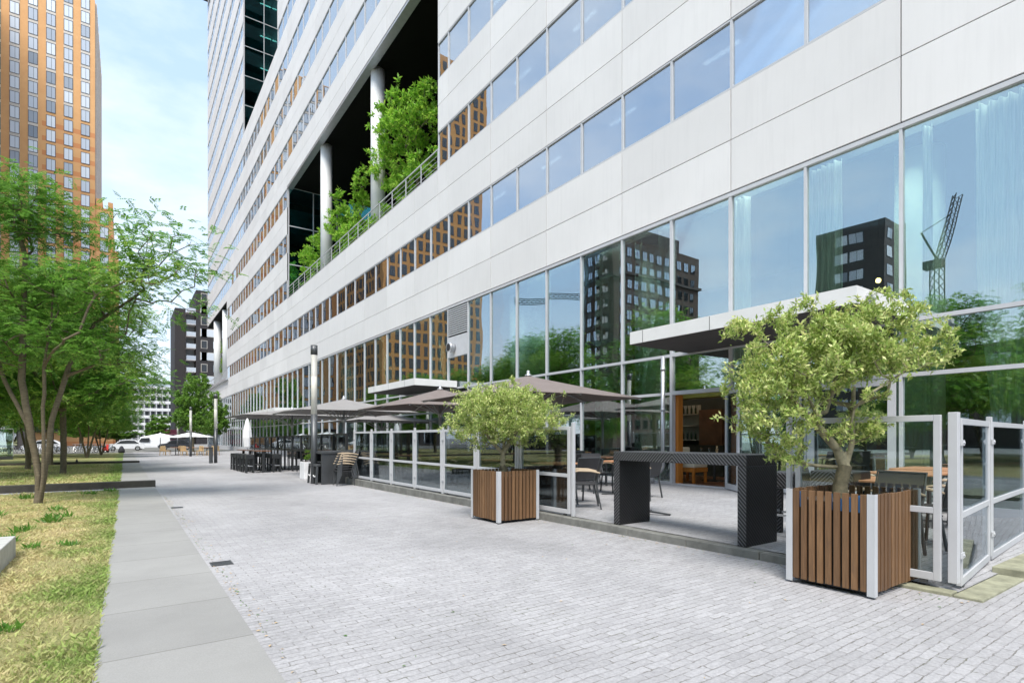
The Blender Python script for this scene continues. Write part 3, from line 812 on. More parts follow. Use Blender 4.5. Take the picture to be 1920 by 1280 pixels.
# perforated hanging strips (chains of discs)
for yd in (12.95, 11.25, 28.4, 39.2, 50):
    mb = MB()
    for i in range(21):
        z = .5 + i * .325; mb.tube([(12.50, yd, z), (12.52, yd, z)], .115, 14)
    mb.bar((12.53, yd - .12, .3), (12.53, yd - .12, 7.2), .025); mb.bar((12.53, yd + .12, .3), (12.53, yd + .12, 7.2), .025)
    local(mb).build('disc_screen', 'column_green', ob)
# bar seen through the doorway
mb = MB(); mb.box(12.25, 9.58, .1, 12.45, 9.69, 2.5); local(mb).build('timber_jamb', 'wood_orange', ob)
mb = MB(); mb.box(16.6, 10.2, .1, 16.7, 14.0, 3.0); bs = local(mb).build('bar_wall', 'interior_dark', ob)
mb = MB()
for z in (1.25, 1.75, 2.15): mb.box(16.3, 12.0, z, 16.59, 13.1, z + .03)
mb.box(16.58, 12.0, 1.28, 16.598, 13.1, 2.5)
mb.v = [(p[0] - F0, p[1] - YBEG, p[2]) for p in mb.v]; mb.build('bar_shelf', 'shelf', bs)
mb = MB(); mb.box(15.5, 10.4, .1, 15.9, 13.4, 1.1); local(mb).build('bar_counter', 'kerb_dark', ob)
mb = MB(); mb.box(16.2, 10.9, .1, 16.59, 11.8, 2.3); local(mb).build('timber_cabinet', 'interior_floor', ob)
for y_ in (11.3, 12.5):
    s = MB(); s.box(15.9, y_ - .1, 2.9, 16.0, y_ + .1, 2.93); local(s).build('added_bar_light', 'lit', ob)  # small emitters added to brighten the bar
for j in range(-3, 12):
    s = MB(); s.box(F0 + .45, Y0 + 3.6 * j - 1.2, 7.80, F0 + .65, Y0 + 3.6 * j + 1.2, 7.86); local(s).build('added_cove_light', 'added_cove', ob)  # unseen emitters added in the cove to brighten curtains and interior
mb = MB(); mb.box(12.2, 2.2, 7.3, 12.22, 3, 7.31)
# bottles on the bar shelf
def bottle(x, y, z, lab):
    mb = MB(); mb.lathe((0, 0, 0), [(.036, 0), (.038, .02), (.038, .18), (.014, .24), (.013, .30)], 10)
    tag(mb.build('bottle', 'bottle', loc=(x, y, z), smooth=True), lab, 'bottle', 'bottles on the bar shelves')
for z in (1.28, 2.18):
    for i in range(6): bottle(16.42, 12.1 + i * .17, z, 'dark bottle standing on the bar shelves seen through the open door')
# interior pendant lamps
for i, (x, y, z) in enumerate(((14.6, 8.9, 4.35), (14.4, 8.6, 4.0), (15.5, 6.0, 5.3), (15.6, 5.5, 5.45), (14.5, 9.3, 3.9), (14.8, 7.9, 4.7), (13.6, 24.0, 2.75))):
    t = thing('pendant_lamp', ['glowing pendant lamp high in the glazing above the entrance canopy, left cluster', 'glowing pendant lamp just below another in the cluster left of the canopy', 'round glowing pendant lamp above the right half of the canopy, left of its pair', 'round glowing pendant lamp above the right half of the canopy, right of its pair', 'lowest glowing pendant lamp of the cluster left of the canopy', 'single glowing pendant lamp between the cluster and the pair above the canopy', 'orange lamp glowing in the far doorway behind the parasols'][i], 'pendant lamp', (x, y, z))
    mb = MB(); mb.lathe((0, 0, -.06), [(.02, 0), (.05, .02), (.06, .06), (.05, .10), (.02, .12)], 14); mb.build('bulb', 'lit', t, True)
    mb = MB(); mb.bar((0, 0, .08), (0, 0, 7.3 - z if z > 3 else .5), .01); mb.build('cord', 'black', t)
# armchair inside the doorway
t = thing('armchair', 'cream upholstered armchair with orange timber base just inside the open door', 'armchair', (13.0, 9.75, .10))
mb = MB(); mb.box(-.3, -.35, .42, .3, .35, .62); mb.box(-.3, .23, .62, .3, .35, .98); mb.build('cushions', 'cream', t, bev=.03)
mb = MB(); mb.box(-.3, -.35, .30, .3, .35, .418)
mb.build('base', 'wood_orange', t)
for sx in (-1, 1):
    for sy in (-1, 1):
        mb = MB(); mb.box(sx * .26 - .03, sy * .3 - .03, 0, sx * .26 + .03, sy * .3 + .03, .299); mb.build('leg', 'wood_orange', t)
t = thing('dining_table', 'small timber table laid with glasses and a candle inside the doorway', 'table', (13.9, 9.6, .10))
mb = MB(); mb.box(-.4, -.6, .72, .4, .6, .76); mb.build('tabletop', 'wood_orange', t)
mb = MB(); mb.tube([(0, 0, 0), (0, 0, .72)], .04, 10); mb.box(-.25, -.25, 0, .25, .25, .03); mb.build('pedestal', 'alu_dark', t)
for i, (dx, dy) in enumerate(((-.2, .3), (-.1, .1), (-.2, -.25))):
    mb = MB(); mb.lathe((0, 0, 0), [(.035, 0), (.005, .01), (.005, .09), (.035, .13), (.03, .2)], 12)
    tag(mb.build('wine_glass', 'glass_screen', loc=(13.9 + dx, 9.6 + dy, .861), smooth=True), 'wine glass on the laid table inside the doorway', 'glass', 'wine glasses on the laid table')
mb = MB(); mb.lathe((0, 0, 0), [(.05, 0), (.05, .03), (.025, .05), (.04, .12), (.025, .2), (.03, .25)], 10)
tag(mb.build('candle_holder', 'straw_chair', loc=(13.8, 9.45, .861), smooth=True), 'ornate brass coloured candle holder on the laid table inside the doorway', 'candle holder')

# ------------------------------------------------------------------ glass wind screens
def screen(label, p0, p1, z0, h=1.44, hinge=True, mat='metal_white', pane='glass_screen', solid=False):
    """framed glass screen between two ground points"""
    x0, y0 = p0; x1, y1 = p1; w = math.hypot(x1 - x0, y1 - y0); rz = math.atan2(y1 - y0, x1 - x0)
    t = thing('glass_screen', label, 'glass screen', (x0, y0, z0), rz, 'framed glass wind screens round the terrace')
    g = .012
    f = MB(); s = .055
    f.box(g, -.02, .03, g + s, .02, h); f.box(w - g - s, -.02, .03, w - g, .02, h)
    f.box(g + s, -.019, .03, w - g - s, .019, .1); f.box(g + s, -.019, h - s, w - g - s, .019, h); f.box(g + s, -.019, .62, w - g - s, .019, .675)
    f.build('frame', mat, t, bev=.004)
    for a, b in ((.1, .62), (.675, h - s)):
        q = MB(); q.box(g + s, -.004, a, w - g - s, .004, b); q.build('pane', pane, t)
    for z in (.28, h - .24):
        b = MB(); b.box(-.05, -.035, z, .05, -.021, z + .05); b.tube([(0, -.045, z + .025), (0, -.034, z + .025)], .012, 8); b.build('hinge', mat, t)
    for x_ in (w - g - .16, g + .1):
        p = MB(); p.box(x_, -.015, 0, x_ + .06, .015, .03); p.build('foot', 'alu_dark', t)
    return t
PZ = .09
def post(x, y, lab, h=1.5, w=.048):
    mb = MB(); mb.box(-w / 2, -w / 2, 0, w / 2, w / 2, h)
    tag(mb.build('screen_post', 'metal_white', loc=(x, y, PZ), bev=.004), lab, 'post', 'square posts of the terrace screens')
ordn = ['nearest', 'second', 'third', 'fourth', 'fifth', 'sixth', 'seventh']
for j in range(7):
    y = 6.64 + 1.46 * j
    screen('framed glass screen along the terrace kerb, %s from the bar table' % ordn[j], (5.85, y + 1.42), (5.85, y + .03), PZ)
    post(5.85, y - .03 if j == 0 else y, 'white square post at the terrace kerb, %s from the bar table end' % ordn[j])
post(5.85, 6.64 + 1.46 * 7, 'white square post at the far corner of the terrace kerb')
screen('framed glass screen at the kerb partly hidden behind the big near planter', (5.85, 3.06), (5.85, 1.76), PZ - .03, 1.49)
post(5.85, 3.12, 'white square post rising behind the big near planter', 1.48)
post(5.88, 1.69, 'white corner post of the near end of the terrace', 1.48, .07)
pts = [(5.96, 1.68), (7.55, 1.86), (9.75, 2.03), (11.95, 2.2)]
for i in range(3):
    screen('framed glass screen of the near end row, %s from the corner post' % ['first', 'second', 'last'][i], pts[i], (pts[i + 1][0] - .06, pts[i + 1][1]), PZ - .07, 1.5)
    post(pts[i + 1][0] - .02, pts[i + 1][1], 'white post of the near end row, %s from the corner' % ordn[i + 1], 1.48, .045)

# paving slabs next to the near corner
for i, (x, y, w, d, h, lab) in enumerate(((6.34, 1.555, 1.22, .20, .022, 'flat mossy paving slab at the foot of the corner post'), (7.85, 1.15, 1.7, 1.12, .08, 'raised mossy concrete step right of the corner screens'), (5.80, 2.04, .15, .75, .03, 'thin dark edging stone under the near end screen'))):
    mb = MB(); mb.box(-w / 2, -d / 2, -.05, w / 2, d / 2, h)
    tag(mb.build('paving_slab', 'concrete_moss', loc=(x, y, 0), bev=.008), lab, 'paving slab')

# ------------------------------------------------------------------ planters
def planter(label, x0, y0, w, d, h, z, ny, nx, rz=0):
    t = thing('planter_box', label, 'planter', (x0, y0, z), rz)
    s = MB()
    def row(n, L_, fn):
        g = .44
        pw = L_ / (n + (n - 1) * g)
        for i in range(n): a = i * pw * (1 + g); fn(a, a + pw)
    hs = lambda: h + random.uniform(-.004, .004)
    row(ny, d - .12, lambda a, b: (s.box(0, .06 + a, .045 + random.uniform(0, .01), .022, .06 + b, hs()), s.box(w - .022, .06 + a, .045, w, .06 + b, hs())))
    row(nx, w - .12, lambda a, b: (s.box(.06 + a, 0, .045 + random.uniform(0, .01), .06 + b, .022, hs()), s.box(.06 + a, d - .022, .045, .06 + b, d, hs())))
    s.build('slats', 'planks', t, bev=.002)
    for cx in (0, 1):
        for cy in (0, 1):
            c = MB(); X = cx * w; Y = cy * d; sx = 1 if cx == 0 else -1; sy = 1 if cy == 0 else -1
            x_a, x_b = sorted((X - sx * .004, X + sx * .055)); y_a, y_b = sorted((Y - sy * .004, Y + sy * .055))
            xa2, xb2 = sorted((X - sx * .004, X + sx * .002)); ya2, yb2 = sorted((Y - sy * .004, Y + sy * .002))
            c.box(x_a, ya2, .02, x_b, yb2, h + .005); c.box(xa2, min(Y + sy * .0025, Y + sy * .055), .02, xb2, max(Y + sy * .0025, Y + sy * .055), h + .005)
            c.build('corner_post', 'metal_white', t)
    b = MB(); b.box(.05, .05, .03, w - .05, d - .05, h - .12); b.build('inner_box', 'black', t)
    b = MB(); b.box(.055, .055, h - .119, w - .055, d - .055, h - .09); b.build('soil', 'soil', t)
    b = MB()
    for i in range(7):
        yy = .1 + (d - .25) * i / 6; b.box(.024, yy, h - .16, .03, yy + .04, h - .015 - .02 * (i % 3))
    b.build('liner', 'liner', t)
    return t
planter('large square planter of dark wooden slats with metal corners, nearest the camera', 5.09, 2.0, .98, .74, .87, 0, 9, 12)
planter('smaller square planter of brown wooden slats with metal corners, beside the row of screens', 4.87, 7.3, .82, .84, .84, gz(7.6), 10, 10)

# ------------------------------------------------------------------ bar table
t = thing('bar_table', 'long black ribbed wicker bar table standing at the terrace kerb', 'bar table', (5.82, 4.65, PZ))
def wbox(x0, y0, z0, x1, y1, z1, name, off):
    mb = MB(); mb.box(x0, y0 - off, z0, x1, y1 - off, z1); o = mb.build(name, 'weave', t, bev=.008); o.location = (0, off, 0); return o
wbox(0, -1.05, .93, .66, 1.05, 1.06, 'tabletop', 0)
wbox(.004, -1.047, 0, .656, -.93, .929, 'leg', 0)
wbox(.004, .93, 0, .656, 1.047, .929, 'leg', 0)

# bar stools with wicker covers, behind the big planter
def stool(label, x, y, z, h=.78, w=.4, mat='weave', grp='black wicker bar stools'):
    t = thing('bar_stool', label, 'bar stool', (x, y, z), 0, grp)
    mb = MB(); mb.box(-w / 2, -w / 2, h - .2, w / 2, w / 2, h); mb.build('seat', mat, t, bev=.02)
    for sx in (-1, 1):
        for sy in (-1, 1):
            mb = MB(); mb.bar((sx * (w / 2 - .04), sy * (w / 2 - .04), h - .2), (sx * (w / 2 - .03), sy * (w / 2 - .03), 0), .06); mb.build('leg', mat, t)
    mb = MB()
    for s in (-1, 1):
        mb.bar((s * (w / 2 - .04), -w / 2 + .06, .28), (s * (w / 2 - .04), w / 2 - .06, .28), .025); mb.bar((-w / 2 + .06, s * (w / 2 - .04), .3), (w / 2 - .06, s * (w / 2 - .04), .3), .025)
    mb.build('foot_rail', 'metal_grey', t); return t
stool('black wicker bar stool beside the right end of the bar table', 6.95, 3.75, PZ, .82, .42)
stool('black wicker bar stool glimpsed behind the big planter', 7.3, 3.25, PZ, .85, .5)
# parasol foot / pedestal behind the bar table
t = thing('pedestal_table', 'dark pedestal table on a flat cross foot behind the bar table', 'table', (7.0, 6.15, PZ))
mb = MB(); mb.tube([(0, 0, .05), (0, 0, .98)], .04, 12); mb.build('column', 'alu_dark', t, True)
mb = MB()
for a in range(4):
    c, s_ = math.cos(a * 1.571 + .5), math.sin(a * 1.571 + .5); mb.bar((0, 0, .06), (c * .42, s_ * .42, .015), .07, .022)
mb.build('cross_foot', 'alu_dark', t)
mb = MB(); mb.box(-.3, -.28, .98, .3, .28, 1.0); mb.build('tabletop', 'alu_dark', t)

# ------------------------------------------------------------------ terrace chairs and tables
def make_chair(label, loc):
    t = thing('terrace_chair', label, 'chair', loc, 0, 'dark terrace chairs')
    mb = MB(); mb.box(-.25, -.24, .43, .25, .22, .455); mb.build('seat', 'plastic_dark', t, bev=.006)
    mb = MB(); n = 5
    vs = []
    for i in range(n + 1):
        z = .47 + .40 * i / n; y = .22 + .10 * (i / n) ** 1.3
        vs += [(-.235, y, z), (.235, y, z), (.235, y + .018, z), (-.235, y + .018, z)]
    fs = []
    for i in range(n):
        for k in range(4): fs.append((i * 4 + k, i * 4 + (k + 1) % 4, i * 4 + 4 + (k + 1) % 4, i * 4 + 4 + k))
    fs += [(3, 2, 1, 0), (n * 4, n * 4 + 1, n * 4 + 2, n * 4 + 3)]
    mb.add(vs, fs); mb.build('backrest', 'plastic_dark', t)
    mb = MB(); mb.tube([(-.245, .20, .44), (-.25, .25, .60), (-.25, .325, .875), (.25, .325, .875), (.25, .25, .60), (.245, .20, .44)], .013, 6); mb.build('back_frame', 'alu_dark', t)
    for s in (-1, 1):
        mb = MB(); mb.bar((s * .255, -.2, .66), (s * .25, -.24, 0), .026, .026); mb.build('leg', 'alu_dark', t)
        mb = MB(); mb.bar((s * .245, .2, .44), (s * .25, .29, 0), .026, .026); mb.build('leg', 'alu_dark', t)
        mb = MB(); mb.tube([(s * .26, -.24, .655), (s * .27, -.1, .68), (s * .27, .1, .675), (s * .255, .27, .64)], [.016, .02, .02, .014], 6); mb.build('armrest', 'arm', t)
    return t
def make_table(label, loc, w=.72, d=.72):
    t = thing('terrace_table', label, 'table', loc, 0, 'orange topped terrace tables')
    mb = MB(); mb.box(-w / 2, -d / 2, .725, w / 2, d / 2, .75); mb.build('tabletop', 'teak', t, bev=.004)
    mb = MB(); mb.tube([(0, 0, .03), (0, 0, .725)], .03, 10); mb.build('column', 'alu_dark', t)
    mb = MB()
    for a in range(4):
        c, s_ = math.cos(a * 1.571 + .785), math.sin(a * 1.571 + .785); mb.bar((0, 0, .04), (c * .36, s_ * .36, .012), .05, .02)
    mb.build('cross_foot', 'alu_dark', t); return t
ch0 = None; tb0 = None
def chair(x, y, rz, lab, z=PZ):
    global ch0
    if ch0 is None:
        ch0 = make_chair(lab, (x, y, z)); ch0.rotation_euler.z = rz; return ch0
    return dup(ch0, (x, y, z), rz, lab)
def table(x, y, lab, z=PZ, w=1, d=1, rz=0):
    global tb0
    if tb0 is None: tb0 = make_table(lab, (x, y, z)); tb0.scale = (w, d, 1); return tb0
    return dup(tb0, (x, y, z), rz, lab, (w, d, 1))
rown = ['first row', 'second row', 'third row', 'fourth row', 'fifth row']
coln = ['by the screens', 'middle column', 'by the facade']
for r, yy in enumerate((8.5, 10.7, 12.9, 15.1, 17.0)):
    for c, xx in enumerate((7.15, 8.95, 10.6)):
        if r == 0 and c == 2: continue
        jx, jy = random.uniform(-.1, .1), random.uniform(-.1, .1)
        table(xx + jx, yy + jy, 'orange topped table of the screened terrace, %s, %s' % (rown[r], coln[c]), w=1.1, d=1.15)
        for s, side in ((-1, 'near side'), (1, 'far side')):
            if r == 4 and s == 1: continue
            chair(xx + jx + random.uniform(-.06, .06), yy + jy + s * random.uniform(.56, .68), (math.pi if s < 0 else 0) + random.uniform(-.25, .25),
                  'dark woven terrace chair, %s of its table, %s, %s' % (side, rown[r], coln[c]))
chair(6.75, 7.35, math.pi + .9, 'dark woven chair with its back turned, right beside the last kerb screen')
chair(8.2, 7.5, math.pi - 1.3, 'dark woven chair turned sideways with a wooden armrest, in front of the first tables')
for i, (x, y, w, d) in enumerate(((7.65, 3.0, 1.25, 1.1), (9.6, 3.25, 1.7, 1.2), (11.0, 3.5, 1.5, 1.1))):
    table(x, y, ['orange topped table just behind the big near planter', 'long orange topped table behind the corner screens', 'orange topped table closest to the facade behind the corner screens'][i], w=w, d=d)
for i, (x, y, r) in enumerate(((6.75, 2.55, -1.7), (7.75, 2.42, 2.9), (9.4, 2.62, 3.1), (10.0, 4.1, .1), (8.2, 3.85, .2))):
    chair(x, y, r, ['dark chair behind the near screen with its back to the big planter', 'dark chair behind the near screen, facing away beside the first table', 'dark chair at the near side of the long table behind the corner', 'dark chair at the far side of the long table behind the corner', 'dark chair at the far side of the table behind the big planter'][i])

# ------------------------------------------------------------------ parasols
def parasol(label, x, y, z, half=2.05, ze=2.24, zp=2.86, mat='parasol', rz=0, grp='open square parasols over the terrace', struts=True):
    t = thing('parasol', label, 'parasol', (x, y, z), rz, grp)
    mb = MB(); n = 10; vs = [(0, 0, zp)]; fs = []
    # square canopy with slight sag between 8 ribs
    ring = []
    for ri in range(1, n + 1):
        q = ri / n
        for k in range(32):
            a = 2 * math.pi * k / 32
            rr = 1 / max(abs(math.cos(a)), abs(math.sin(a)))
            sag = -.05 * math.sin(q * math.pi * .9) * abs(math.sin(4 * a)) ** 1
            zz = zp + (ze - zp) * (q ** .93) * (.82 + .18 * rr / 1.414) + sag
            vs.append((half * q * rr * math.cos(a), half * q * rr * math.sin(a), zz))
    for k in range(32): fs.append((0, 1 + k, 1 + (k + 1) % 32))
    for ri in range(n - 1):
        for k in range(32):
            a0 = 1 + ri * 32 + k; a1 = 1 + ri * 32 + (k + 1) % 32; fs.append((a0, a0 + 32, a1 + 32, a1))
    mb.add(vs, fs); o = mb.build('canopy', mat, t, True)
    sm = o.modifiers.new('cloth thickness', 'SOLIDIFY'); sm.thickness = .012; sm.offset = -1
    mb = MB(); mb.tube([(0, 0, 0), (0, 0, zp - .03)], .045, 14); mb.build('mast', 'metal_grey' if mat != 'parasol_white' else 'metal_white', t, True)
    mb = MB(); mb.lathe((0, 0, zp), [(.09, -.02), (.09, .02), (.03, .04), (.05, .09), (.02, .13)], 12); mb.build('finial', 'metal_grey', t, True)
    if struts:
        hub = zp - .85
        for k in range(8):
            a = k * math.pi / 4; rr = 1 / max(abs(math.cos(a)), abs(math.sin(a))); c, s_ = math.cos(a) * rr * half, math.sin(a) * rr * half
            ztip = zp + (ze - zp) * (.82 + .18 * rr / 1.414)
            mb = MB(); mb.bar((0, 0, zp - .06), (c * .98, s_ * .98, ztip - .035), .022, .03); mb.build('rib', 'metal_grey', t)
            mb = MB(); mb.bar((0, 0, hub), (c * .45, s_ * .45, zp + (ztip - zp) * .45 - .06), .02, .028); mb.build('strut', 'metal_grey', t)
        mb = MB(); mb.lathe((0, 0, hub), [(.075, -.07), (.075, .05)], 12); mb.build('hub', 'metal_grey', t)
        mb = MB(); mb.box(-.4, -.4, .0, .4, .4, .06); mb.build('base_plate', 'alu_dark', t, bev=.01)
    return t
parasol('big taupe parasol behind the small potted tree, nearest the doorway', 8.5, 11.35, PZ)
parasol('big taupe parasol over the far end of the screened terrace', 8.45, 16.1, PZ, ze=2.2, zp=2.85)
parasol('flat grey taupe parasol beside the tall near lamp post', 7.0, 21.4, gz(21), half=2.2, ze=2.45, zp=3.0, mat='parasol_grey')
parasol('low wide grey parasol over the black fenced terrace', 6.7, 28.3, gz(28), half=2.6, ze=2.55, zp=2.95, mat='parasol_grey')
parasol('grey parasol close to the facade behind the near lamp post', 10.2, 25.5, gz(25), half=2.0, ze=2.3, zp=2.7, mat='parasol_grey')
parasol('small white parasol far off beside the thin second lamp', 5.4, 64, gz(64), half=1.9, ze=1.75, zp=2.25, mat='parasol_white', grp='distant white parasols', struts=False)
parasol('small white parasol far off at the street end of the plaza', 3.6, 82, gz(82), half=2.2, ze=1.75, zp=2.3, mat='parasol_white', grp='distant white parasols', struts=False)
# folded parasol
t = thing('folded_parasol', 'closed white parasol standing upright behind the bar stools', 'parasol', (6.8, 41.0, gz(41)))
mb = MB(); mb.lathe((0, 0, 0), [(.10, .95), (.22, 1.0), (.30, 1.6), (.27, 2.1), (.12, 2.75), (.03, 2.95)], 9); mb.build('cloth', 'parasol_white', t)
mb = MB(); mb.tube([(0, 0, 0), (0, 0, 1.2)], .04, 10); mb.build('mast', 'metal_white', t)

# ------------------------------------------------------------------ lamps
lamp0 = None
def lamp(x, y, lab):
    global lamp0
    if lamp0 is None:
        lamp0 = thing('street_lamp', lab, 'street lamp', (x, y, gz(y)), 0, 'tall tubular lamp posts')
        mb = MB(); mb.tube([(0, 0, -.05), (0, 0, 2.2)], .102, 24); mb.build('pole', 'alu_dark', lamp0, True)
        mb = MB(); mb.tube([(0, 0, 2.2), (0, 0, 4.1)], .095, 24); mb.build('lamp_tube', 'lamp_glass', lamp0, True)
        mb = MB()
        for i in range(22): mb.tube([(0, 0, 3.42 + i * .03), (0, 0, 3.428 + i * .03)], .099, 24)
        mb.build('louvre_rings', 'metal_grey', lamp0)
        mb = MB(); mb.tube([(0, 0, 4.1), (0, 0, 4.4)], .106, 24); mb.build('cap', 'alu_dark', lamp0, True)
        return lamp0
    return dup(lamp0, (x, y, gz(y)), 0, lab)
lamp(4.92, 17.95, 'tallest looking lamp post, rising right behind the black bar counter')
lamp(4.72, 39.6, 'lamp post at mid distance with a short dark post leaning on its foot')
lamp(4.76, 56.5, 'third lamp post along the plaza, in front of the distant parasols')
lamp(6.0, 90.0, 'farthest thin lamp post at the street end of the plaza')
mb = MB(); mb.tube([(0, 0, 0), (0, 0, .98)], .11, 14); mb.tube([(0, 0, .98), (0, 0, 1.02)], .125, 14)
tag(mb.build('bin_post', 'alu_dark', loc=(4.42, 39.3, gz(39.3)), smooth=False), 'short dark bollard right beside the second lamp post', 'bollard')

# ------------------------------------------------------------------ bar counter, stacked stools, stacked chairs, white planter
G = gz(18)
t = thing('bar_counter', 'black resin bar counter with an open shelf, at the foot of the near lamp post', 'bar counter', (4.95, 17.3, G))
mb = MB(); mb.box(0, 0, .96, 1.35, 1.25, 1.04); mb.build('countertop', 'alu_dark', t, bev=.01)
mb = MB(); mb.box(.03, .03, 0, 1.32, .10, .959); mb.box(.03, 1.15, 0, 1.32, 1.22, .959); mb.box(1.25, .1, 0, 1.32, 1.15, .959); mb.box(.03, .1, .68, 1.25, 1.15, .71)
mb.build('panels', 'alu_dark', t)
for i in range(2):
    s = thing('stacking_stool', 'tall dark resin stool pushed against the counter, %s one' % ['far', 'near'][i], 'bar stool', (5.06, 18.2 - i * .52, G), 0, 'tall resin stools against the counter')
    mb = MB(); mb.box(-.2, -.2, .56, .2, .2, .64); mb.build('seat', 'alu_dark', s, bev=.02)
    for sx in (-1, 1):
        for sy in (-1, 1):
            mb = MB(); mb.bar((sx * .17, sy * .17, .56), (sx * .2, sy * .2, 0), .06); mb.build('leg', 'alu_dark', s)
    mb = MB(); mb.tube([(-.19, -.19, .26), (-.21, .0, .24), (-.19, .19, .28)], .02, 6); mb.build('white_strap', 'white_pot', s)
stackn = ['bottom', 'second', 'third', 'fourth', 'top']
for i in range(5):
    dup(ch0, (5.45 + i * .03, 16.72 - i * .01, gz(16.6) + i * .075), -1.57 - .1, 'dark armchair with pale armrests, %s of the stack beside the bar counter' % stackn[i], group='stacked terrace armchairs')
t = thing('white_planter', 'white cubic planter with a low green shrub left of the bar counter', 'planter', (5.5, 20.4, gz(20.4)))
mb = MB(); mb.box(-.33, -.33, 0, .33, .33, .62); mb.build('pot', 'white_pot', t, bev=.02)
mb = MB(); mb.box(-.29, -.29, .621, .29, .29, .63); mb.build('soil', 'soil', t)

# ------------------------------------------------------------------ black fenced terrace
for j in range(12):
    y = 18.75 + j * 1.5
    t = thing('black_screen', 'black steel screen with grey glass upper half, number %d from the counter in the far row' % (j + 1) if False else 'black framed glass screen of the far terrace, %s from the bar counter' % ['first', 'second', 'third', 'fourth', 'fifth', 'sixth', 'seventh', 'eighth', 'ninth', 'tenth', 'eleventh', 'last'][j], 'glass screen', (6.25, y, gz(y)), 0, 'black framed screens of the far terrace')
    mb = MB(); mb.box(-.035, 0, 0, .035, .09, 1.62); mb.box(-.02, .09, 1.56, .02, 1.5, 1.62); mb.box(-.02, .09, .92, .02, 1.5, 1.0)
    if j < 3: mb.box(-.02, .09, .02, .02, 1.5, .1)
    mb.box(-.018, .74, 0, .018, .79, .92)
    mb.build('frame', 'fence_black', t)
    mb = MB(); mb.box(-.004, .09, 1.0, .004, 1.5, 1.56); mb.build('pane', 'glass_screen', t)
# high tables and stools outside the fence
for i, (x, y) in enumerate(((4.95, 26.9), (4.85, 29.4))):
    t = thing('high_table', ['slim wooden high table outside the black screens, nearer one', 'slim wooden high table outside the black screens, farther one'][i], 'bar table', (x, y, gz(y)), 0, 'slim high tables')
    mb = MB(); mb.box(-.3, -1.0, 1.0, .3, 1.0, 1.04); mb.build('tabletop', 'interior_floor', t); t.scale = (1, 1, .93)
    mb = MB(); mb.box(-.05, -.98, 0, .05, -.86, 1.0); mb.box(-.05, .86, 0, .05, .98, 1.0); mb.box(-.3, -.99, 0, .3, -.85, .04); mb.box(-.3, .85, 0, .3, .99, .04); mb.box(-.04, -.86, .3, .04, .86, .36); mb.build('trestle', 'fence_black', t)
st0 = None
for i in range(10):
    y = 26.0 + (i // 2) * .95; x = 4.4 if i % 2 == 0 else 5.5
    lab = 'black bar stool at the slim high tables, %s side, %s from the near end' % (['plaza', 'fence'][i % 2], ordn[i // 2])
    if st0 is None: st0 = stool(lab, x, y, gz(y), .8, .34, 'fence_black', 'black bar stools at the high tables')
    else: dup(st0, (x, y, gz(y)), random.uniform(-.2, .2), lab)
# tables and chairs behind the black fence
fc = 0
for r, yy in enumerate((20.2, 22.9, 25.6, 28.4, 31.2)):
    for c, xx in enumerate((7.6, 9.8)):
        z = gz(yy); table(xx, yy, 'wooden table behind the black screens, %s, %s' % (['nearest row', 'second row', 'third row', 'fourth row', 'last row'][r], ['by the screens', 'by the facade'][c]), z=z)
        for s in (-1, 1): chair(xx, yy + s * .65, math.pi if s < 0 else 0, 'dark chair behind the black screens, %s, %s, %s' % (['near side', 'far side'][s > 0], ['nearest row', 'second row', 'third row', 'fourth row', 'last row'][r], ['by the screens', 'by the facade'][c]), z=z)
# distant cafe tables and chairs
for i, (x, y) in enumerate(((3.9, 61), (5.1, 60), (6.3, 59))):
    table(x, y, 'dark cafe table far off under the white parasols, %s' % ['left one', 'middle one', 'right one'][i], z=gz(y), w=1.3, d=1.3)
rat = None
for i, (x, y) in enumerate(((2.9, 61.5), (3.3, 62.5), (4.5, 61.5), (4.5, 59.7), (5.7, 60.3), (5.7, 58.7), (7.0, 59), (6.4, 57.6))):
    lab = ['pale rattan chair at the far left of the distant cafe', 'pale rattan chair behind the leftmost one of the distant cafe', 'rattan chair between the left and middle distant tables, far one', 'rattan chair between the left and middle distant tables, near one', 'rattan chair between the middle and right distant tables, far one', 'rattan chair between the middle and right distant tables, near one', 'rattan chair at the far right of the distant cafe', 'rattan chair in front of the right distant table'][i]
    if rat is None:
        rat = thing('rattan_chair', lab, 'chair', (x, y, gz(y)), 0, 'rattan chairs of the distant cafe')
        mb = MB(); mb.box(-.25, -.25, .4, .25, .25, .46); mb.build('seat', 'straw_chair', rat)
        mb = MB(); mb.prism([(-.25, .46), (.25, .46), (.22, .86), (0, .92), (-.22, .86)], 'y', .2, .25); mb.build('backrest', 'straw_chair', rat)
        for sx in (-1, 1):
            for sy in (-1, 1): mb = MB(); mb.bar((sx * .22, sy * .22, .4), (sx * .25, sy * .25, 0), .04); mb.build('leg', 'straw_chair', rat)
    else: dup(rat, (x, y, gz(y)), random.uniform(0, 6), lab)

# glass pavilion wall at the left edge
t = thing('glass_barrier', 'low glass wall on a dark plinth at the left edge beyond the lawn', 'glass wall', (-15, 56, gz(56)))
mb = MB(); mb.box(0, 0, 0, 8.0, .15, .25); mb.build('plinth', 'alu_dark', t)
mb = MB(); mb.box(0, .06, .25, 8.0, .08, 2.3); mb.build('pane', 'glass', t)
mb = MB(); mb.box(0, .03, 2.3, 8.0, .11, 2.36)
for i in range(5): mb.box(i * 2 - .0, .04, .25, i * 2 + .04, .10, 2.3)
mb.build('glazing_bars', 'metal_grey', t)
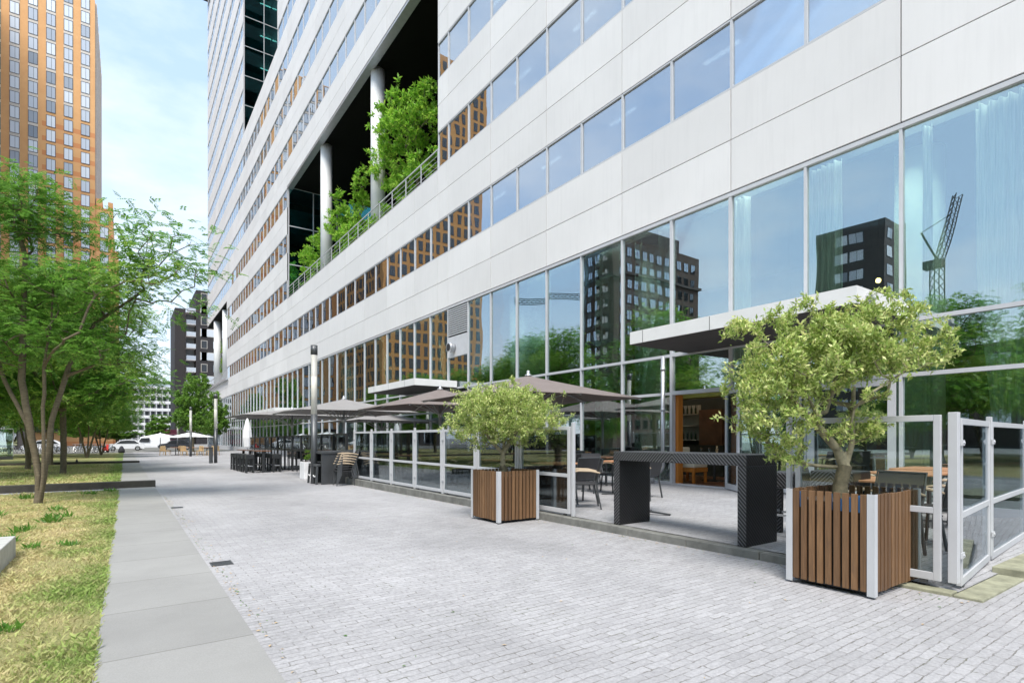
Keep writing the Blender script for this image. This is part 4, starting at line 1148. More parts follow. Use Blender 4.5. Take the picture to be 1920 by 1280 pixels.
# bag and bird
mb = MB(); mb.lathe((0, 0, 0), [(.22, 0), (.32, .12), (.3, .35), (.2, .6), (.12, .75), (.05, .8)], 12)
tag(mb.build('bag', 'skin_bag', loc=(-.35, 75.0, gz(75)), smooth=True), 'dark bag standing at the far end of the slab path', 'bag')
mb = MB(); mb.lathe((0, 0, 0), [(.01, 0), (.05, .05), (.07, .1), (.05, .17), (.03, .2), (.035, .24), (.01, .27)], 10); mb.bar((0, -.02, .1), (-.02, .16, .07), .05, .02); mb.bar((0, 0, .23), (0, -.09, .22), .012)
tag(mb.build('bird', 'bird', loc=(-2.55, 45.0, gz(45) + .0), smooth=False), 'dark bird standing on the far lawn', 'bird')
# ------------------------------------------------------------------ far buildings
def facade_windows(cols_, rows_, fn): 
    for r in rows_:
        for c in cols_: fn(c, r)
# orange tower
TX0, TX1, TY = -24.6, -5.55, 154.0
tw = thing('apartment_tower', 'tall orange brick tower with cream window strips behind the trees on the left', 'tower', (TX0, TY, gz(150)))
def tl(mb): mb.v = [(x - TX0, y - TY, z - gz(150)) for x, y, z in mb.v]; return mb
ZT = 99.0
mb = MB(); mb.box(TX0, TY, -1, TX1, TY + 34, ZT); tl(mb).build('wall', 'orange_brick', tw)
colx = [-7.25 - 2.93 * i for i in range(6)]
rowz = [92.5 + .0 - 3.12 * i for i in range(-2, 29)]
sp = MB()
for i, cx in enumerate(colx):
    zlow = 73.5 if i < 3 else 20
    zz = max(zlow, 10); sp.box(cx - .80, TY - .04, zz, cx + .80, TY + .1, ZT - .3)
tl(sp).build('spandrel_strips', 'spandrel', tw)
def twin(cx, z, y=TY):
    f = MB(); f.box(cx - .78, y - .10, z - 2.5, cx - .70, y + .02, z); f.box(cx + .70, y - .10, z - 2.5, cx + .78, y + .02, z)
    f.box(cx - .70, y - .10, z - 2.5, cx + .70, y + .02, z - 2.42); f.box(cx - .70, y - .10, z - .08, cx + .70, y + .02, z)
    f.box(cx + .05, y - .095, z - 2.42, cx + .10, y + .02, z - .08)
    g = MB(); g.box(cx - .70, y - .07, z - 2.42, cx + .70, y - .05, z - .08)
    return f, g
allw = [(cx, z) for z in rowz for cx in colx]
order = sorted(allw, key=lambda q: -(q[1] > 44) )
for cx, z in order[:96]:
    f, g = twin(cx, z); f = tl(f).build('window', 'win_dark', tw); tl(g).build('net_curtain', 'net', f)
F_, G_ = MB(), MB()
for cx, z in order[96:]:
    f, g = twin(cx, z); F_.add(f.v, f.f); G_.add(g.v, g.f)
for z in rowz:                                    # narrow windows of the side wall
    for i in range(9):
        y = TY + 2 + i * 3.6; F_.box(TX1 - .02, y, z - 2.5, TX1 + .06, y + 1.5, z); G_.box(TX1 + .02, y + .1, z - 2.4, TX1 + .3, y + 1.4, z - .1)
tag(tl(F_).build('window_frames', 'win_dark', tw), kind='stuff'); tag(tl(G_).build('net_curtains', 'net', tw), kind='stuff')
mb = MB()
for i in range(9): mb.box(TX1 + .01, TY + 1.2 + i * 3.6, 2, TX1 + .35, TY + 1.7 + i * 3.6, ZT)
tl(mb).build('side_fins', 'spandrel', tw)
mb = MB(); mb.box(TX1 - .01, TY + .4, -1, -2.3, TY + 30, 53.0); mb.box(-5.4, TY + .4, 53, -4.2, TY + 6, 55); mb.box(-3.2, TY + .4, 53, -2.3, TY + 6, 54.6)
mb.box(-2.31, TY + 1.4, -1, -1.3, TY + 30, 44)
wg = tl(mb).build('side_wing', 'orange_brick', tw)
F_, G_ = MB(), MB()
for z in rowz:
    if z < 52: f, g = twin(-3.9, z, TY + .4); F_.add(f.v, f.f); G_.add(g.v, g.f)
tl(F_).build('wing_windows', 'win_dark', tw); tl(G_).build('wing_curtains', 'net', tw)
mb = MB(); mb.box(TX0 - .3, TY - .6, 2.5, TX1 + .6, TY, 3.4); tl(mb).build('entrance_band', 'dark_slab', tw)

# the neighbours that show as reflections in the glazing
def block(name, label, x0, y0, x1, y1, h, mat, sides, pitch=3.2, ww=1.5, wh=1.7, sp=3., frame='win_dark', glassm='net', skip=0):
    t = thing(name, label, 'building', (x0, y0, gz(y0)))
    mb = MB(); mb.box(0, 0, -1, x1 - x0, y1 - y0, h); mb.build('wall', mat, t)
    cnt = 0; S, G = MB(), MB(); W, D = x1 - x0, y1 - y0
    for side in sides:
        Ls = W if side in 'ns' else D
        nx = int((Ls - 1) / sp); off = (Ls - nx * sp) / 2 + sp / 2
        for r in range(int((h - 2) / pitch)):
            z = h - 1.4 - r * pitch
            for i in range(nx):
                if skip and (i * 7 + r * 3) % skip == 0: continue
                c = off + i * sp
                def bx(mb_, a, b, z0, z1, d0, d1):
                    if side == 's': mb_.box(a, -d1, z0, b, -d0, z1)
                    if side == 'n': mb_.box(a, D + d0, z0, b, D + d1, z1)
                    if side == 'e': mb_.box(W + d0, a, z0, W + d1, b, z1)
                    if side == 'w': mb_.box(-d1, a, z0, -d0, b, z1)
                bx(S, c - ww / 2 - .1, c + ww / 2 + .1, z - wh - .1, z + .1, -.02, .05)
                bx(G, c - ww / 2, c - .04, z - wh, z, .052, .09); bx(G, c + .04, c + ww / 2, z - wh, z, .052, .09)
    tag(S.build('window_frames', frame, t), kind='stuff'); tag(G.build('window_panes', glassm, t), kind='stuff')
    return t
block('apartment_block', 'ochre brick apartment tower across the lawn, seen only mirrored in the upper ribbon windows', -52, 120, -23, 150, 96, 'brown_brick', 'es', sp=2.0, ww=.95, wh=2.1, pitch=3.1, glassm='win_dark')
dt = block('apartment_block', 'dark brick apartment tower with protruding bands, mirrored in the glazing left of the doorway canopy', -55.3, 59, -35.8, 65.5, 31.9, 'red_brick', 'es', sp=1.75, pitch=2.4, ww=.95, wh=1.3, frame='dark_brick', glassm='hotel_window')
mb = MB(); mb.box(-.3, -.5, 16.5, 20, 7, 17.1); mb.box(-.3, -.4, 26.5, 20, 7, 26.9); mb.box(4, 1, 31.9, 14, 6, 34.5); mb.build('bands', 'dark_slab', dt)
block('office_block', 'slanted dark office block mirrored in the glazing above the right part of the canopy', -81.8, 37.7, -75.8, 48.6, 37.5, 'dark_slab', 'es', sp=2.2, pitch=3.1, ww=1.9, frame='win_dark', skip=3)
t = block('low_building', 'long dark building added out of view to hide the bright horizon in the glazing', -74, -90, -62, 36, 13, 'red_brick', 'e', sp=4, pitch=3.4, ww=2.4)  # unseen block added to keep bright sky out of the low reflections
# crane seen in reflections
def lattice(mb, a, b, w, n, r=.05):
    a = Vector(a); b = Vector(b); d = (b - a).normalized(); s = d.orthogonal().normalized(); u = d.cross(s)
    cs = [s * w / 2 + u * w / 2, s * w / 2 - u * w / 2, -s * w / 2 - u * w / 2, -s * w / 2 + u * w / 2]
    for c in cs: mb.bar(a + c, b + c, r)
    for i in range(n):
        p = a + (b - a) * i / n; q = a + (b - a) * (i + 1) / n
        for k in range(4): mb.bar(p + cs[k], q + cs[(k + 1) % 4], r * .7)
t = thing('tower_crane', 'luffing tower crane mirrored in the big pane right of the near potted tree', 'crane', (-86, 34.8, 0))
mb = MB(); lattice(mb, (0, 0, 0), (0, 0, 30), 1.4, 20, .14); mb.build('mast', 'kerb_dark', t)
mb = MB(); lattice(mb, (0, 0, 30), (-2.9, -2, 42), 1.0, 12, .12); mb.build('jib', 'kerb_dark', t)
mb = MB(); mb.box(-.9, -.8, 29.6, .9, 1.8, 31); mb.bar((0, 0, 31), (.6, 2, 36), .3); mb.bar((.6, 2, 36), (-2, -1.4, 39), .12); mb.build('machine_deck', 'kerb_dark', t)
t = thing('tower_crane', 'horizontal tower crane arm mirrored beside the dark brick tower', 'crane', (-115, 147, 0))
mb = MB(); lattice(mb, (0, 0, 0), (0, 0, 55), 2, 20, .25); mb.build('mast', 'kerb_dark', t)
mb = MB(); lattice(mb, (-6, -4.2, 51.8), (24.5, 17.2, 51.8), 1.5, 24, .2); mb.build('jib', 'kerb_dark', t)

# dark brick block and slab at the end of the plaza
t = thing('apartment_block', 'dark brick apartment building with framed windows and balconies beyond the plaza', 'building', (11.2, 176, 0))
mb = MB(); mb.box(4.9, 0, -1, 24, 20, 42.5); mb.build('wall', 'dark_brick', t)
mb = MB(); mb.box(0, 2, -1, 2.6, 20, 37.3); mb.build('dark_gable', 'dark_slab', t)
mb = MB(); mb.box(2.61, 4, -1, 4.89, 20, 36); mb.build('recessed_wall', 'apt_grey', t)
for i in range(11):
    z = 3 + i * 3.3
    b = MB(); b.box(2.62, 0, z, 4.88, 4, z + .25); b = b.build('balcony', 'apt_white', t)
    g = MB(); g.box(2.62, -.02, z + .25, 4.88, .02, z + 1.3); g.build('balustrade', 'net', b)
for r in range(12):
    z = 3.2 + r * 3.3
    for i, (x, w, wh) in enumerate(((6.9, 1.6, 2.3), (10.2 if r % 2 else 8.9, 2.4 if r % 2 else 6, 2.3), (16, 3, 2.2), (20.5, 3, 2.2))):
        f = MB(); f.box(x - w / 2, -.1, z, x + w / 2, .05, z + wh); f = f.build('window', 'spandrel' if (r + i) % 2 else 'black', t)
        g = MB(); g.box(x - w / 2 + .15, -.16, z + .15, x + w / 2 - .15, -.11, z + wh - .15); g.build('pane', 'net' if i == 1 else 'win_dark', f)
# white apartment slab block
t = thing('apartment_block', 'long white apartment slab with balcony galleries at the end of the street', 'building', (-30, 262, 0))
mb = MB(); mb.box(0, 0, -1, 48, 12, 20.6); mb.build('wall', 'apt_grey', t)
mb = MB(); mb.box(0, .5, 20.61, 48, 11, 23.4); mb.build('penthouse', 'net', t); mb = MB(); mb.box(-.3, .2, 23.41, 48.3, 11.4, 23.8); mb.build('roof', 'apt_grey', t)
for r in range(7):
    z = 1.0 + r * 2.9
    b = MB(); b.box(0, -1.5, z + 2.2, 48, -.01, z + 2.5); b.box(0, -1.55, z + 2.51, 48, -1.45, z + 3.3); b.build('balcony', 'apt_white', t)
b = MB(); c = MB()
for i in range(25):
    b.box(i * 2, -1.4, 0, i * 2 + .2, -.02, 20.5)
    for r in range(7): c.box(i * 2 + .6, -.06, 1.4 + r * 2.9, i * 2 + 1.5, -.02, 3.0 + r * 2.9)
b.build('partitions', 'apt_white', t); tag(c.build('windows', 'win_dark', t), kind='stuff')
# low shop front left behind the trees
t = thing('low_building', 'low dark glazed building behind the bicycles', 'building', (-45, 108, -.4))
mb = MB(); mb.box(0, 0, 0, 33, 8, 5.2); mb.build('wall', 'dark_slab', t)
mb = MB()
for i in range(8): mb.box(1 + i * 4, -.1, .6, 4 + i * 4, -.02, 3.6)
mb.build('windows', 'hotel_window', t)
mb = MB(); mb.box(-.3, -.6, 3.9, 33.3, -.01, 4.6); mb.build('canopy', 'apt_grey', t)

# ------------------------------------------------------------------ vehicles
def car(label, x, y, rz, paint, kind='car', Lc=4.3, H=1.48):
    t = thing('parked_car', label, 'car', (x, y, gz(y) + .01), rz)
    prof = [(-2.1, .32), (-2.12, .62), (-1.9, .82), (-1.15, .92), (-.55, 1.38), (.2, 1.47), (1.1, 1.42), (1.75, 1.02), (2.1, .95), (2.15, .5), (2.08, .30)]
    if kind == 'van': prof = [(-2.3, .35), (-2.32, .8), (-2.1, 1.0), (-1.7, 1.1), (-1.2, 1.85), (-.9, 1.95), (2.2, 1.95), (2.32, 1.7), (2.35, .35)]
    mb = MB(); n = len(prof); vs = []
    for wy, sc in ((-.86, .97), (-.9, 1.), (.9, 1.), (.86, .97)):
        for px, pz in prof:
            tum = 1 if pz < .95 else 1 - .18 * (pz - .95) / .5
            vs.append((px, wy * (1 - (1 - tum) * .9), pz))
    fs = []
    for s in range(3):
        for i in range(n): fs.append((s * n + i, s * n + (i + 1) % n, (s + 1) * n + (i + 1) % n, (s + 1) * n + i))
    fs += [tuple(range(n)), tuple(range(4 * n - 1, 3 * n - 1, -1))]
    mb.add(vs, fs); mb.build('body', paint, t, bev=.04)
    mb = MB()
    if kind == 'van': sw = [(-1.55, 1.15), (-1.2, 1.7), (-.2, 1.75), (-.2, 1.15)]
    else: sw = [(-1.0, .97), (-.5, 1.33), (.2, 1.40), (1.0, 1.36), (1.5, 1.0)]
    for s in (-1, 1): mb.prism(sw, 'y', *(sorted((s * .80, s * (.905 if kind == 'van' else .89)))))
    mb.build('side_windows', 'car_glass', t)
    for wx in (-1.35, 1.35):
        for s in (-1, 1):
            mb = MB(); mb.tube([(wx, s * .70, .32), (wx, s * .915, .32)], .32, 20); w = mb.build('wheel', 'rubber', t)
            mb = MB(); mb.tube([(wx, s * .9, .32), (wx, s * .925, .32)], .19, 14); mb.build('rim', 'chrome', w)
    for s in (-1, 1):
        mb = MB(); mb.box(-2.13, s * .6 - .15, .62, -2.03, s * .6 + .15, .76); mb.build('headlight', 'white_pot', t)
    return t
car('white estate car parked across the far end of the slab path', .0, 90.5, 0, 'car_white')
car('white panel van beside the white estate car', 3.1, 97.0, 0, 'car_white', 'van')
car('dark saloon car in the street left of the distant cafe tables', 5.9, 92.5, 0, 'car_dark')
car('silver car half hidden behind the tree trunks', -8.5, 92, 0, 'car_white')
t = thing('box_truck', 'maroon box truck standing at the far end of the street', 'truck', (6.9, 122, gz(100)))
mb = MB(); mb.box(-1.2, 0, .9, 1.2, 5, 3.3); mb.build('cargo_box', 'maroon', t); mb = MB(); mb.box(-1.1, -1.6, .5, 1.1, -.02, 2.5); cb = mb.build('cab', 'maroon', t, bev=.1)
mb = MB(); mb.box(-1.0, -1.63, 1.5, 1.0, -1.61, 2.3); mb.build('windscreen', 'car_glass', t)
for wy in (-.8, 3.8):
    for s in (-1, 1): mb = MB(); mb.tube([(s * .8, wy, .45), (s * 1.15, wy, .45)], .45, 16); mb.build('wheel', 'rubber', t)
# bicycles
def bicycle(label, loc, rz):
    t = thing('bicycle', label, 'bicycle', loc, rz, 'bicycles parked beyond the lawn')
    for wx in (-.52, .52):
        mb = MB(); pts = [(wx + .34 * math.cos(a * .3927), 0, .34 + .34 * math.sin(a * .3927)) for a in range(17)]
        mb.tube(pts, .02, 5, False); w = mb.build('wheel', 'rubber', t)
        mb = MB()
        for a in range(6): mb.bar((wx, 0, .34), (wx + .33 * math.cos(a * 1.047), 0, .34 + .33 * math.sin(a * 1.047)), .006)
        mb.build('spokes', 'chrome', w)
    mb = MB()
    for a, b in (((-.52, .34), (-.05, .3)), ((-.05, .3), (.36, .78)), ((-.05, .3), (-.2, .85)), ((-.2, .75), (.36, .8)), ((-.52, .34), (-.2, .75)), ((.52, .34), (.34, .95))):
        mb.bar((a[0], 0, a[1]), (b[0], 0, b[1]), .035)
    mb.build('frame', 'car_white' if False else 'chrome', t)
    mb = MB(); mb.tube([(.3, -.28, .98), (.36, -.1, .99), (.36, .1, .99), (.3, .28, .98)], .014, 6); mb.build('handlebar', 'chrome', t)
    mb = MB(); mb.box(-.34, -.07, .86, -.1, .07, .91); mb.build('saddle', 'rubber', t)
    return t
b0 = None
for i in range(26):
    x = -13.5 + i * .48 + random.uniform(-.1, .1); y = 80.5 + random.uniform(-.5, .5)
    if i % 9 == 8: continue
    lab = 'bicycle in the crowded row beyond the lawn, between the tree trunks'
    if b0 is None: b0 = bicycle(lab, (x, y, gz(y)), 1.4)
    else: dup(b0, (x, y, gz(y)), 1.2 + random.uniform(-.4, .4), lab)
def scooter(label, x, y):
    t = thing('scooter', label, 'scooter', (x, y, gz(y)), 1.2)
    mb = MB(); mb.prism([(-.6, .5), (-.1, .72), (0, .35), (.35, .3), (.5, .95), (.6, .9), (.45, .2), (-.5, .25)], 'y', -.14, .14); mb.build('body', 'red', t, bev=.03)
    for wx in (-.5, .6): mb = MB(); mb.tube([(wx, -.06, .22), (wx, .06, .22)], .22, 14); mb.build('wheel', 'rubber', t)
    mb = MB(); mb.box(-.6, -.13, .73, -.05, .13, .8); mb.build('seat', 'rubber', t)
scooter('red scooter parked at the right end of the bicycle row', -1.9, 79.5)

# ------------------------------------------------------------------ trees
def grow(starts, attr, seed=0, seg=.35, wlen=.25, lift=.12):
    """starts: list of polylines (trunk axes). Returns node positions and parents."""
    r = np.random.default_rng(seed)
    P = []; par = []; plen = []
    for line in starts:
        prev = -1
        for i, p in enumerate(line):
            p = np.array(p, float)
            if prev >= 0:
                q = P[prev]; d = np.linalg.norm(p - q); m = max(1, int(d / .25))
                for k in range(1, m + 1):
                    P.append(q + (p - q) * k / m + (r.normal(0, .008, 3) if k < m else 0)); par.append(prev); plen.append(plen[prev] + d / m); prev = len(P) - 1
            else:
                if P and np.linalg.norm(P[0] - p) < .02: prev = 0
                else: P.append(p); par.append(-1); plen.append(0.); prev = len(P) - 1
    ntr = len(P); zmin = max(l[0][2] for l in starts) + .0
    root = P[0]
    attr = attr[np.argsort(np.linalg.norm(attr - root, axis=1))]
    tips = []
    arr = np.array(P); lens = np.array(plen); allow = arr[:, 2] > min(l[-1][2] for l in starts) * .5
    for a in attr:
        d = np.linalg.norm(arr - a, axis=1)
        below = np.maximum(0, arr[:, 2] - a[2] + .0)
        cost = d + wlen * lens + below * .5 + np.where(allow, 0, 100)
        j = int(np.argmin(cost)); q = arr[j]; dist = d[j]; m = max(1, int(dist / seg))
        prev = j; side = r.normal(0, .06, 3) * dist; newp = []
        for k in range(1, m + 1):
            t = k / m; bow = math.sin(math.pi * t)
            p = q + (a - q) * t + side * bow + np.array([0, 0, lift * dist * bow])
            if k < m: p = p + r.normal(0, .015 * dist, 3)
            newp.append(p); par.append(prev); lens = np.append(lens, lens[prev] + dist / m); prev = len(arr) + len(newp) - 1
        arr = np.vstack([arr, np.array(newp)]); allow = np.append(allow, [True] * len(newp)); tips.append(len(arr) - 1)
    return arr, np.array(par), tips, ntr

def radii(P, par, tips, rbase, rtip, ex=.5, minr=None):
    n = np.zeros(len(P)); n[tips] = 1
    for i in range(len(P) - 1, -1, -1):
        if par[i] >= 0: n[par[i]] += n[i]
    n = np.maximum(n, 1); mx = n[0]
    return np.maximum(rtip, rbase * (n / mx) ** ex)

def branch_mesh(name, P, par, rad, mat, sides=6):
    idx = np.where(par >= 0)[0]; A = P[par[idx]]; B = P[idx]; D = B - A; ln = np.linalg.norm(D, axis=1, keepdims=True); ok = ln[:, 0] > 1e-5
    idx = idx[ok]; A = A[ok]; B = B[ok]; D = D[ok] / ln[ok]
    ra = np.minimum(rad[par[idx]], rad[idx] * 1.35); rb = rad[idx]
    ref = np.where(np.abs(D[:, 2:3]) < .9, [[0, 0, 1.]], [[1., 0, 0]]); S = np.cross(D, ref); S /= np.linalg.norm(S, axis=1, keepdims=True); U = np.cross(D, S)
    a = np.arange(sides) * 2 * math.pi / sides; ca, sa = np.cos(a), np.sin(a)
    ring = S[:, None, :] * ca[None, :, None] + U[:, None, :] * sa[None, :, None]
    V = np.concatenate([(A - D * (ra * .25)[:, None])[:, None, :] + ring * ra[:, None, None], (B + D * (rb * .25)[:, None])[:, None, :] + ring * rb[:, None, None]], 1).reshape(-1, 3)
    k = np.arange(sides); base = (np.arange(len(idx)) * 2 * sides)[:, None, None]
    f = np.stack([k, (k + 1) % sides, (k + 1) % sides + sides, k + sides], 1)[None]
    F = (f + base).reshape(-1, 4)
    return quads_mesh(name, V, F, [mat], smooth=True)

def leaf_quads(C, D, Nn, ln, w, fold=.25):
    """C base points, D leaf direction, Nn normal"""
    S = np.cross(D, Nn); S /= np.maximum(1e-6, np.linalg.norm(S, axis=1, keepdims=True))
    ln = ln[:, None]; w = w[:, None]
    V = np.stack([C, C + D * ln * .45 + S * w / 2 + Nn * w * fold, C + D * ln, C + D * ln * .45 - S * w / 2 + Nn * w * fold], 1).reshape(-1, 3)
    return V, np.arange(len(V)).reshape(-1, 4)

def unit(v): return v / np.maximum(1e-6, np.linalg.norm(v, axis=1, keepdims=True))

def locust_leaves(T, TD, nf, npair, flen, lsize, spread, seed):
    """feathery compound fronds, drooping and mostly level"""
    r = np.random.default_rng(seed)
    n = len(T) * nf
    base = np.repeat(T, nf, 0) + r.normal(0, spread, (n, 3)) * [1, 1, .5]
    az = r.uniform(0, 6.283, n); el = r.normal(-.15, .3, n)
    td = np.repeat(TD, nf, 0)
    D = unit(np.stack([np.cos(az), np.sin(az), np.sin(el)], 1) + td * .6 + np.array([0, 0, -.15]))
    Up = unit(r.normal(0, .35, (n, 3)) + [0, 0, 1.]); S = unit(np.cross(D, Up)); Nn = np.cross(S, D)
    fl = flen * r.uniform(.6, 1.3, n)
    Cs, Ds, Ns = [], [], []
    for k in range(npair):
        t = (k + .6) / npair
        c = base + D * (fl * t)[:, None] + np.array([0, 0, -1.]) * (fl * t * t * .25)[:, None]
        for s in (-1, 1):
            Cs.append(c); Ds.append(unit(S * s + D * .45 - np.array([0, 0, .12]))); Ns.append(Nn)
    C = np.concatenate(Cs); Dd = np.concatenate(Ds); Nn = np.concatenate(Ns)
    m = len(C); keep = r.random(m) < .93
    C, Dd, Nn = C[keep], Dd[keep], Nn[keep]; m = len(C)
    sz = lsize * r.uniform(.7, 1.3, m)
    return leaf_quads(C, Dd, Nn, sz, sz * .42)

def rosette_leaves(T, TD, nl, tw, lsize, seed, aspect=.36, cup=.6):
    r = np.random.default_rng(seed); n = len(T) * nl
    td = unit(np.repeat(TD, nl, 0) + r.normal(0, .25, (n, 3)))
    base = np.repeat(T, nl, 0) - td * (r.random(n) * tw)[:, None]
    D = unit(r.normal(0, 1, (n, 3)) + td * cup + [0, 0, .25])
    Nn = unit(r.normal(0, .5, (n, 3)) + [0, 0, 1.]); Nn = unit(np.cross(np.cross(D, Nn), D))
    sz = lsize * r.uniform(.6, 1.25, n)
    return leaf_quads(base, D, Nn, sz, sz * aspect, .2)

def blob_points(blobs, n, seed, shell=.0, spikes=.0):
    r = np.random.default_rng(seed); w = np.array([b[3] * b[4] * b[5] * (b[6] if len(b) > 6 else 1) for b in blobs]); w = w / w.sum(); out = []
    for b, k in zip(blobs, r.multinomial(n, w)):
        d = unit(r.normal(0, 1, (k, 3))); rr = r.random(k) ** (1 / 3.) * (1 - shell) + shell
        sp = r.random(k) < spikes; rr = np.where(sp, r.uniform(1., 1.45, k), rr)
        out.append(np.array(b[:3]) + d * rr[:, None] * np.array(b[3:6]))
    return np.concatenate(out)

def clumpy(A, seed, k, keep=.62):
    """drop whole clusters so the crown has gaps"""
    r = np.random.default_rng(seed); c = A[r.choice(len(A), k, replace=False)]
    lab = np.argmin(np.linalg.norm(A[:, None, :] - c[None], axis=2), axis=1); ok = r.random(k) < keep
    A = A[ok[lab]]; c2 = c[lab[ok[lab]]]
    return A + (c2 - A) * .22

def make_tree(name, label, cat, loc, starts, blobs, natt, rbase, rtip, leaf, leafargs, bark, seed, clump=None, seg=.35, group=None, ex=.5, sides=6, rz=0, tint2=None, wlen=.25, extra=None, lift=.12, spikes=.02):
    t = thing(name, label, cat, loc, rz, group)
    A = blob_points(blobs, natt, seed, 0., spikes)
    if clump: A = clumpy(A, seed + 1, *clump)
    P, par, tips, ntr = grow(starts, A, seed, seg, wlen, lift)
    rad = radii(P, par, tips, rbase, rtip, ex)
    if extra is not None: rad = extra(P, par, rad, ntr)
    tr = link('trunk', branch_mesh('trunk', P, par, rad, bark, sides), t)
    T = P[tips]; TD = unit(T - P[par[tips]])
    if leaf == 'locust': V, F = locust_leaves(T, TD, *leafargs, seed + 5)
    else: V, F = rosette_leaves(T, TD, *leafargs, seed + 5)
    mats = ['leaf_locust'] if tint2 is None else tint2
    mi = None
    if len(mats) > 1:
        nn = len(F); c = V[F[:, 0]]; s = np.sin(c[:, 0] * 2.1 + seed) + np.sin(c[:, 1] * 1.7) + np.sin(c[:, 2] * 2.9) + np.random.default_rng(seed).normal(0, .6, nn)
        mi = (s > .6).astype(int)
    link('crown', quads_mesh('crown', V, F, mats, mi), t)
    return t
# camera lateral / forward directions, only used to lay out crowns as seen along the plaza
cr, crs = .8177, .5756
def cb(l, f, z, rl, rf, rz_, w=1):   # blob given sideways / away from the plaza's viewing side, in metres round the trunk foot
    return (l * cr + f * crs, -l * crs + f * cr, z, (rl + rf) / 2, (rl + rf) / 2, rz_, w)

# near multi-stem locust on the lawn
def ln(*p): return [(l * cr + f * crs, -l * crs + f * cr, z) for l, f, z in p]
near = make_tree('locust_tree', 'multi-stemmed feathery locust tree, nearest on the lawn', 'tree', (-1.56, 15.7, gz(15.7)),
    [ln((0, 0, -.1), (.02, 0, .6), (-.3, .1, 1.7), (-.9, .2, 2.7), (-1.3, .3, 3.8)),
     ln((0, 0, -.1), (-.02, .05, .6), (-.15, .0, 1.6), (-.35, 0, 2.7), (-.4, .1, 4.2), (-.35, .1, 5.4)),
     ln((0, 0, -.1), (.12, .0, .6), (.12, 0, 1.8), (.14, 0, 3.0), (.22, .1, 4.0), (.28, .1, 4.9)),
     ln((0, 0, -.1), (.06, .1, .6), (.05, .3, 1.8), (.2, .6, 3.1), (.55, .9, 4.1), (1.3, .9, 4.6), (2.0, .8, 5.0))],
    [cb(-.55, 0, 6.55, 1.0, .9, .75, 1.3), cb(.25, 0, 6.2, .9, .8, .45), cb(-.8, .2, 5.0, 1.3, 1.2, .8), cb(.6, .2, 4.7, .8, .8, .55), cb(1.5, .3, 4.9, 1.1, .9, .75),
     cb(2.65, .2, 5.35, .95, .8, .75, 1.), cb(2.9, .2, 4.5, .6, .7, .4, .7), cb(1.9, .3, 6.0, .7, .6, .5, .6), cb(.1, .3, 3.6, 1.3, 1.3, .5, 1.), cb(-1.3, .3, 3.5, 1.0, 1.2, .6), cb(1.2, .3, 3.4, 1.0, 1., .4, .9)],
    950, .10, .004, 'locust', (8, 9, .27, .066, .34), 'bark', 11, (190, .66), .3, ex=.5, sides=8, tint2=['leaf_locust', 'leaf_yellow'])

# variants for the trees further back
tv = []
tv.append(make_tree('locust_tree', 'locust tree with one straight trunk standing behind the first dark edging wall', 'tree', (-2.2, 30.5, gz(30.5)),
    [[(0, 0, -.1), (.03, 0, 1.2), (0, .1, 2.6), (.3, .1, 4.2), (.5, .2, 6.)], [(0, 0, -.1), (.03, 0, 1.2), (0, .1, 2.6), (-1., 0, 4.4), (-1.6, 0, 6)]],
    [(0, 0, 5.0, 3.4, 3.4, 1.3), (0.2, 0, 6.8, 2.9, 2.9, 1.2), (.3, 0, 8.4, 1.8, 1.8, 1.0), (1.9, -1.0, 3.9, 1.9, 1.9, .7), (-1.9, -.6, 3.8, 2.1, 2.1, .8), (0, -.5, 3.3, 2.5, 2.5, .6)],
    760, .15, .008, 'locust', (11, 7, .38, .105, .4), 'bark', 21, (130, .86), .5, sides=7, group='locust trees in rows on the lawn', tint2=['leaf_locust', 'leaf_yellow']))
tv.append(make_tree('locust_tree', 'locust tree with three slim stems, fourth row back on the lawn', 'tree', (-2.6, 57.2, gz(57)),
    [[(0, 0, -.1), (-.3, 0, 1.4), (-.9, .1, 4.2), (-1.1, 0, 6)], [(0, 0, -.1), (.1, 0, 1.4), (.2, .1, 4.4), (.2, 0, 7)], [(0, 0, -.1), (.35, .1, 1.4), (1.1, .1, 4.2), (1.5, .2, 5.8)]],
    [(0, 0, 4.9, 3.2, 3.2, 1.4), (.2, .2, 6.7, 2.8, 2.8, 1.3), (-.4, 0, 8.2, 1.7, 1.7, 1.0), (1.6, 0, 3.8, 2.0, 2.0, .9), (-1.6, -.6, 3.6, 2.0, 2.0, .8), (0, -.5, 3.2, 2.7, 2.7, .6)],
    640, .13, .01, 'locust', (12, 6, .42, .13, .45), 'bark', 31, (110, .85), .5, sides=6, group='locust trees in rows on the lawn', tint2=['leaf_locust', 'leaf_yellow']))
spots = [(0, -4.0, 36.5, 1.1, 'locust tree behind and left of the near multi-stem tree'), (1, -3.6, 42.5, .95, 'forked locust tree just beyond the second dark edging wall'),
         (1, -1.9, 66.2, .9, 'thin trunked locust tree closest to the parked cars'), (0, -7.5, 27, 1.15, 'locust tree at the left frame edge, before the glass wall'),
         (0, -8.5, 46, 1.1, 'locust tree left of the row, in front of the orange tower base'), (1, -6.8, 62, 1.05, 'locust tree left of the bicycle row'), (0, -6.2, 71, 1.0, 'locust tree above the bicycle row'),
         (0, -13, 66, 1.2, 'far left locust tree above the low glazed building')]
for i, (v, x, y, sc, lab) in enumerate(spots): dup(tv[v], (x, y, gz(y)), 1.3 * i + .5, lab, sc)
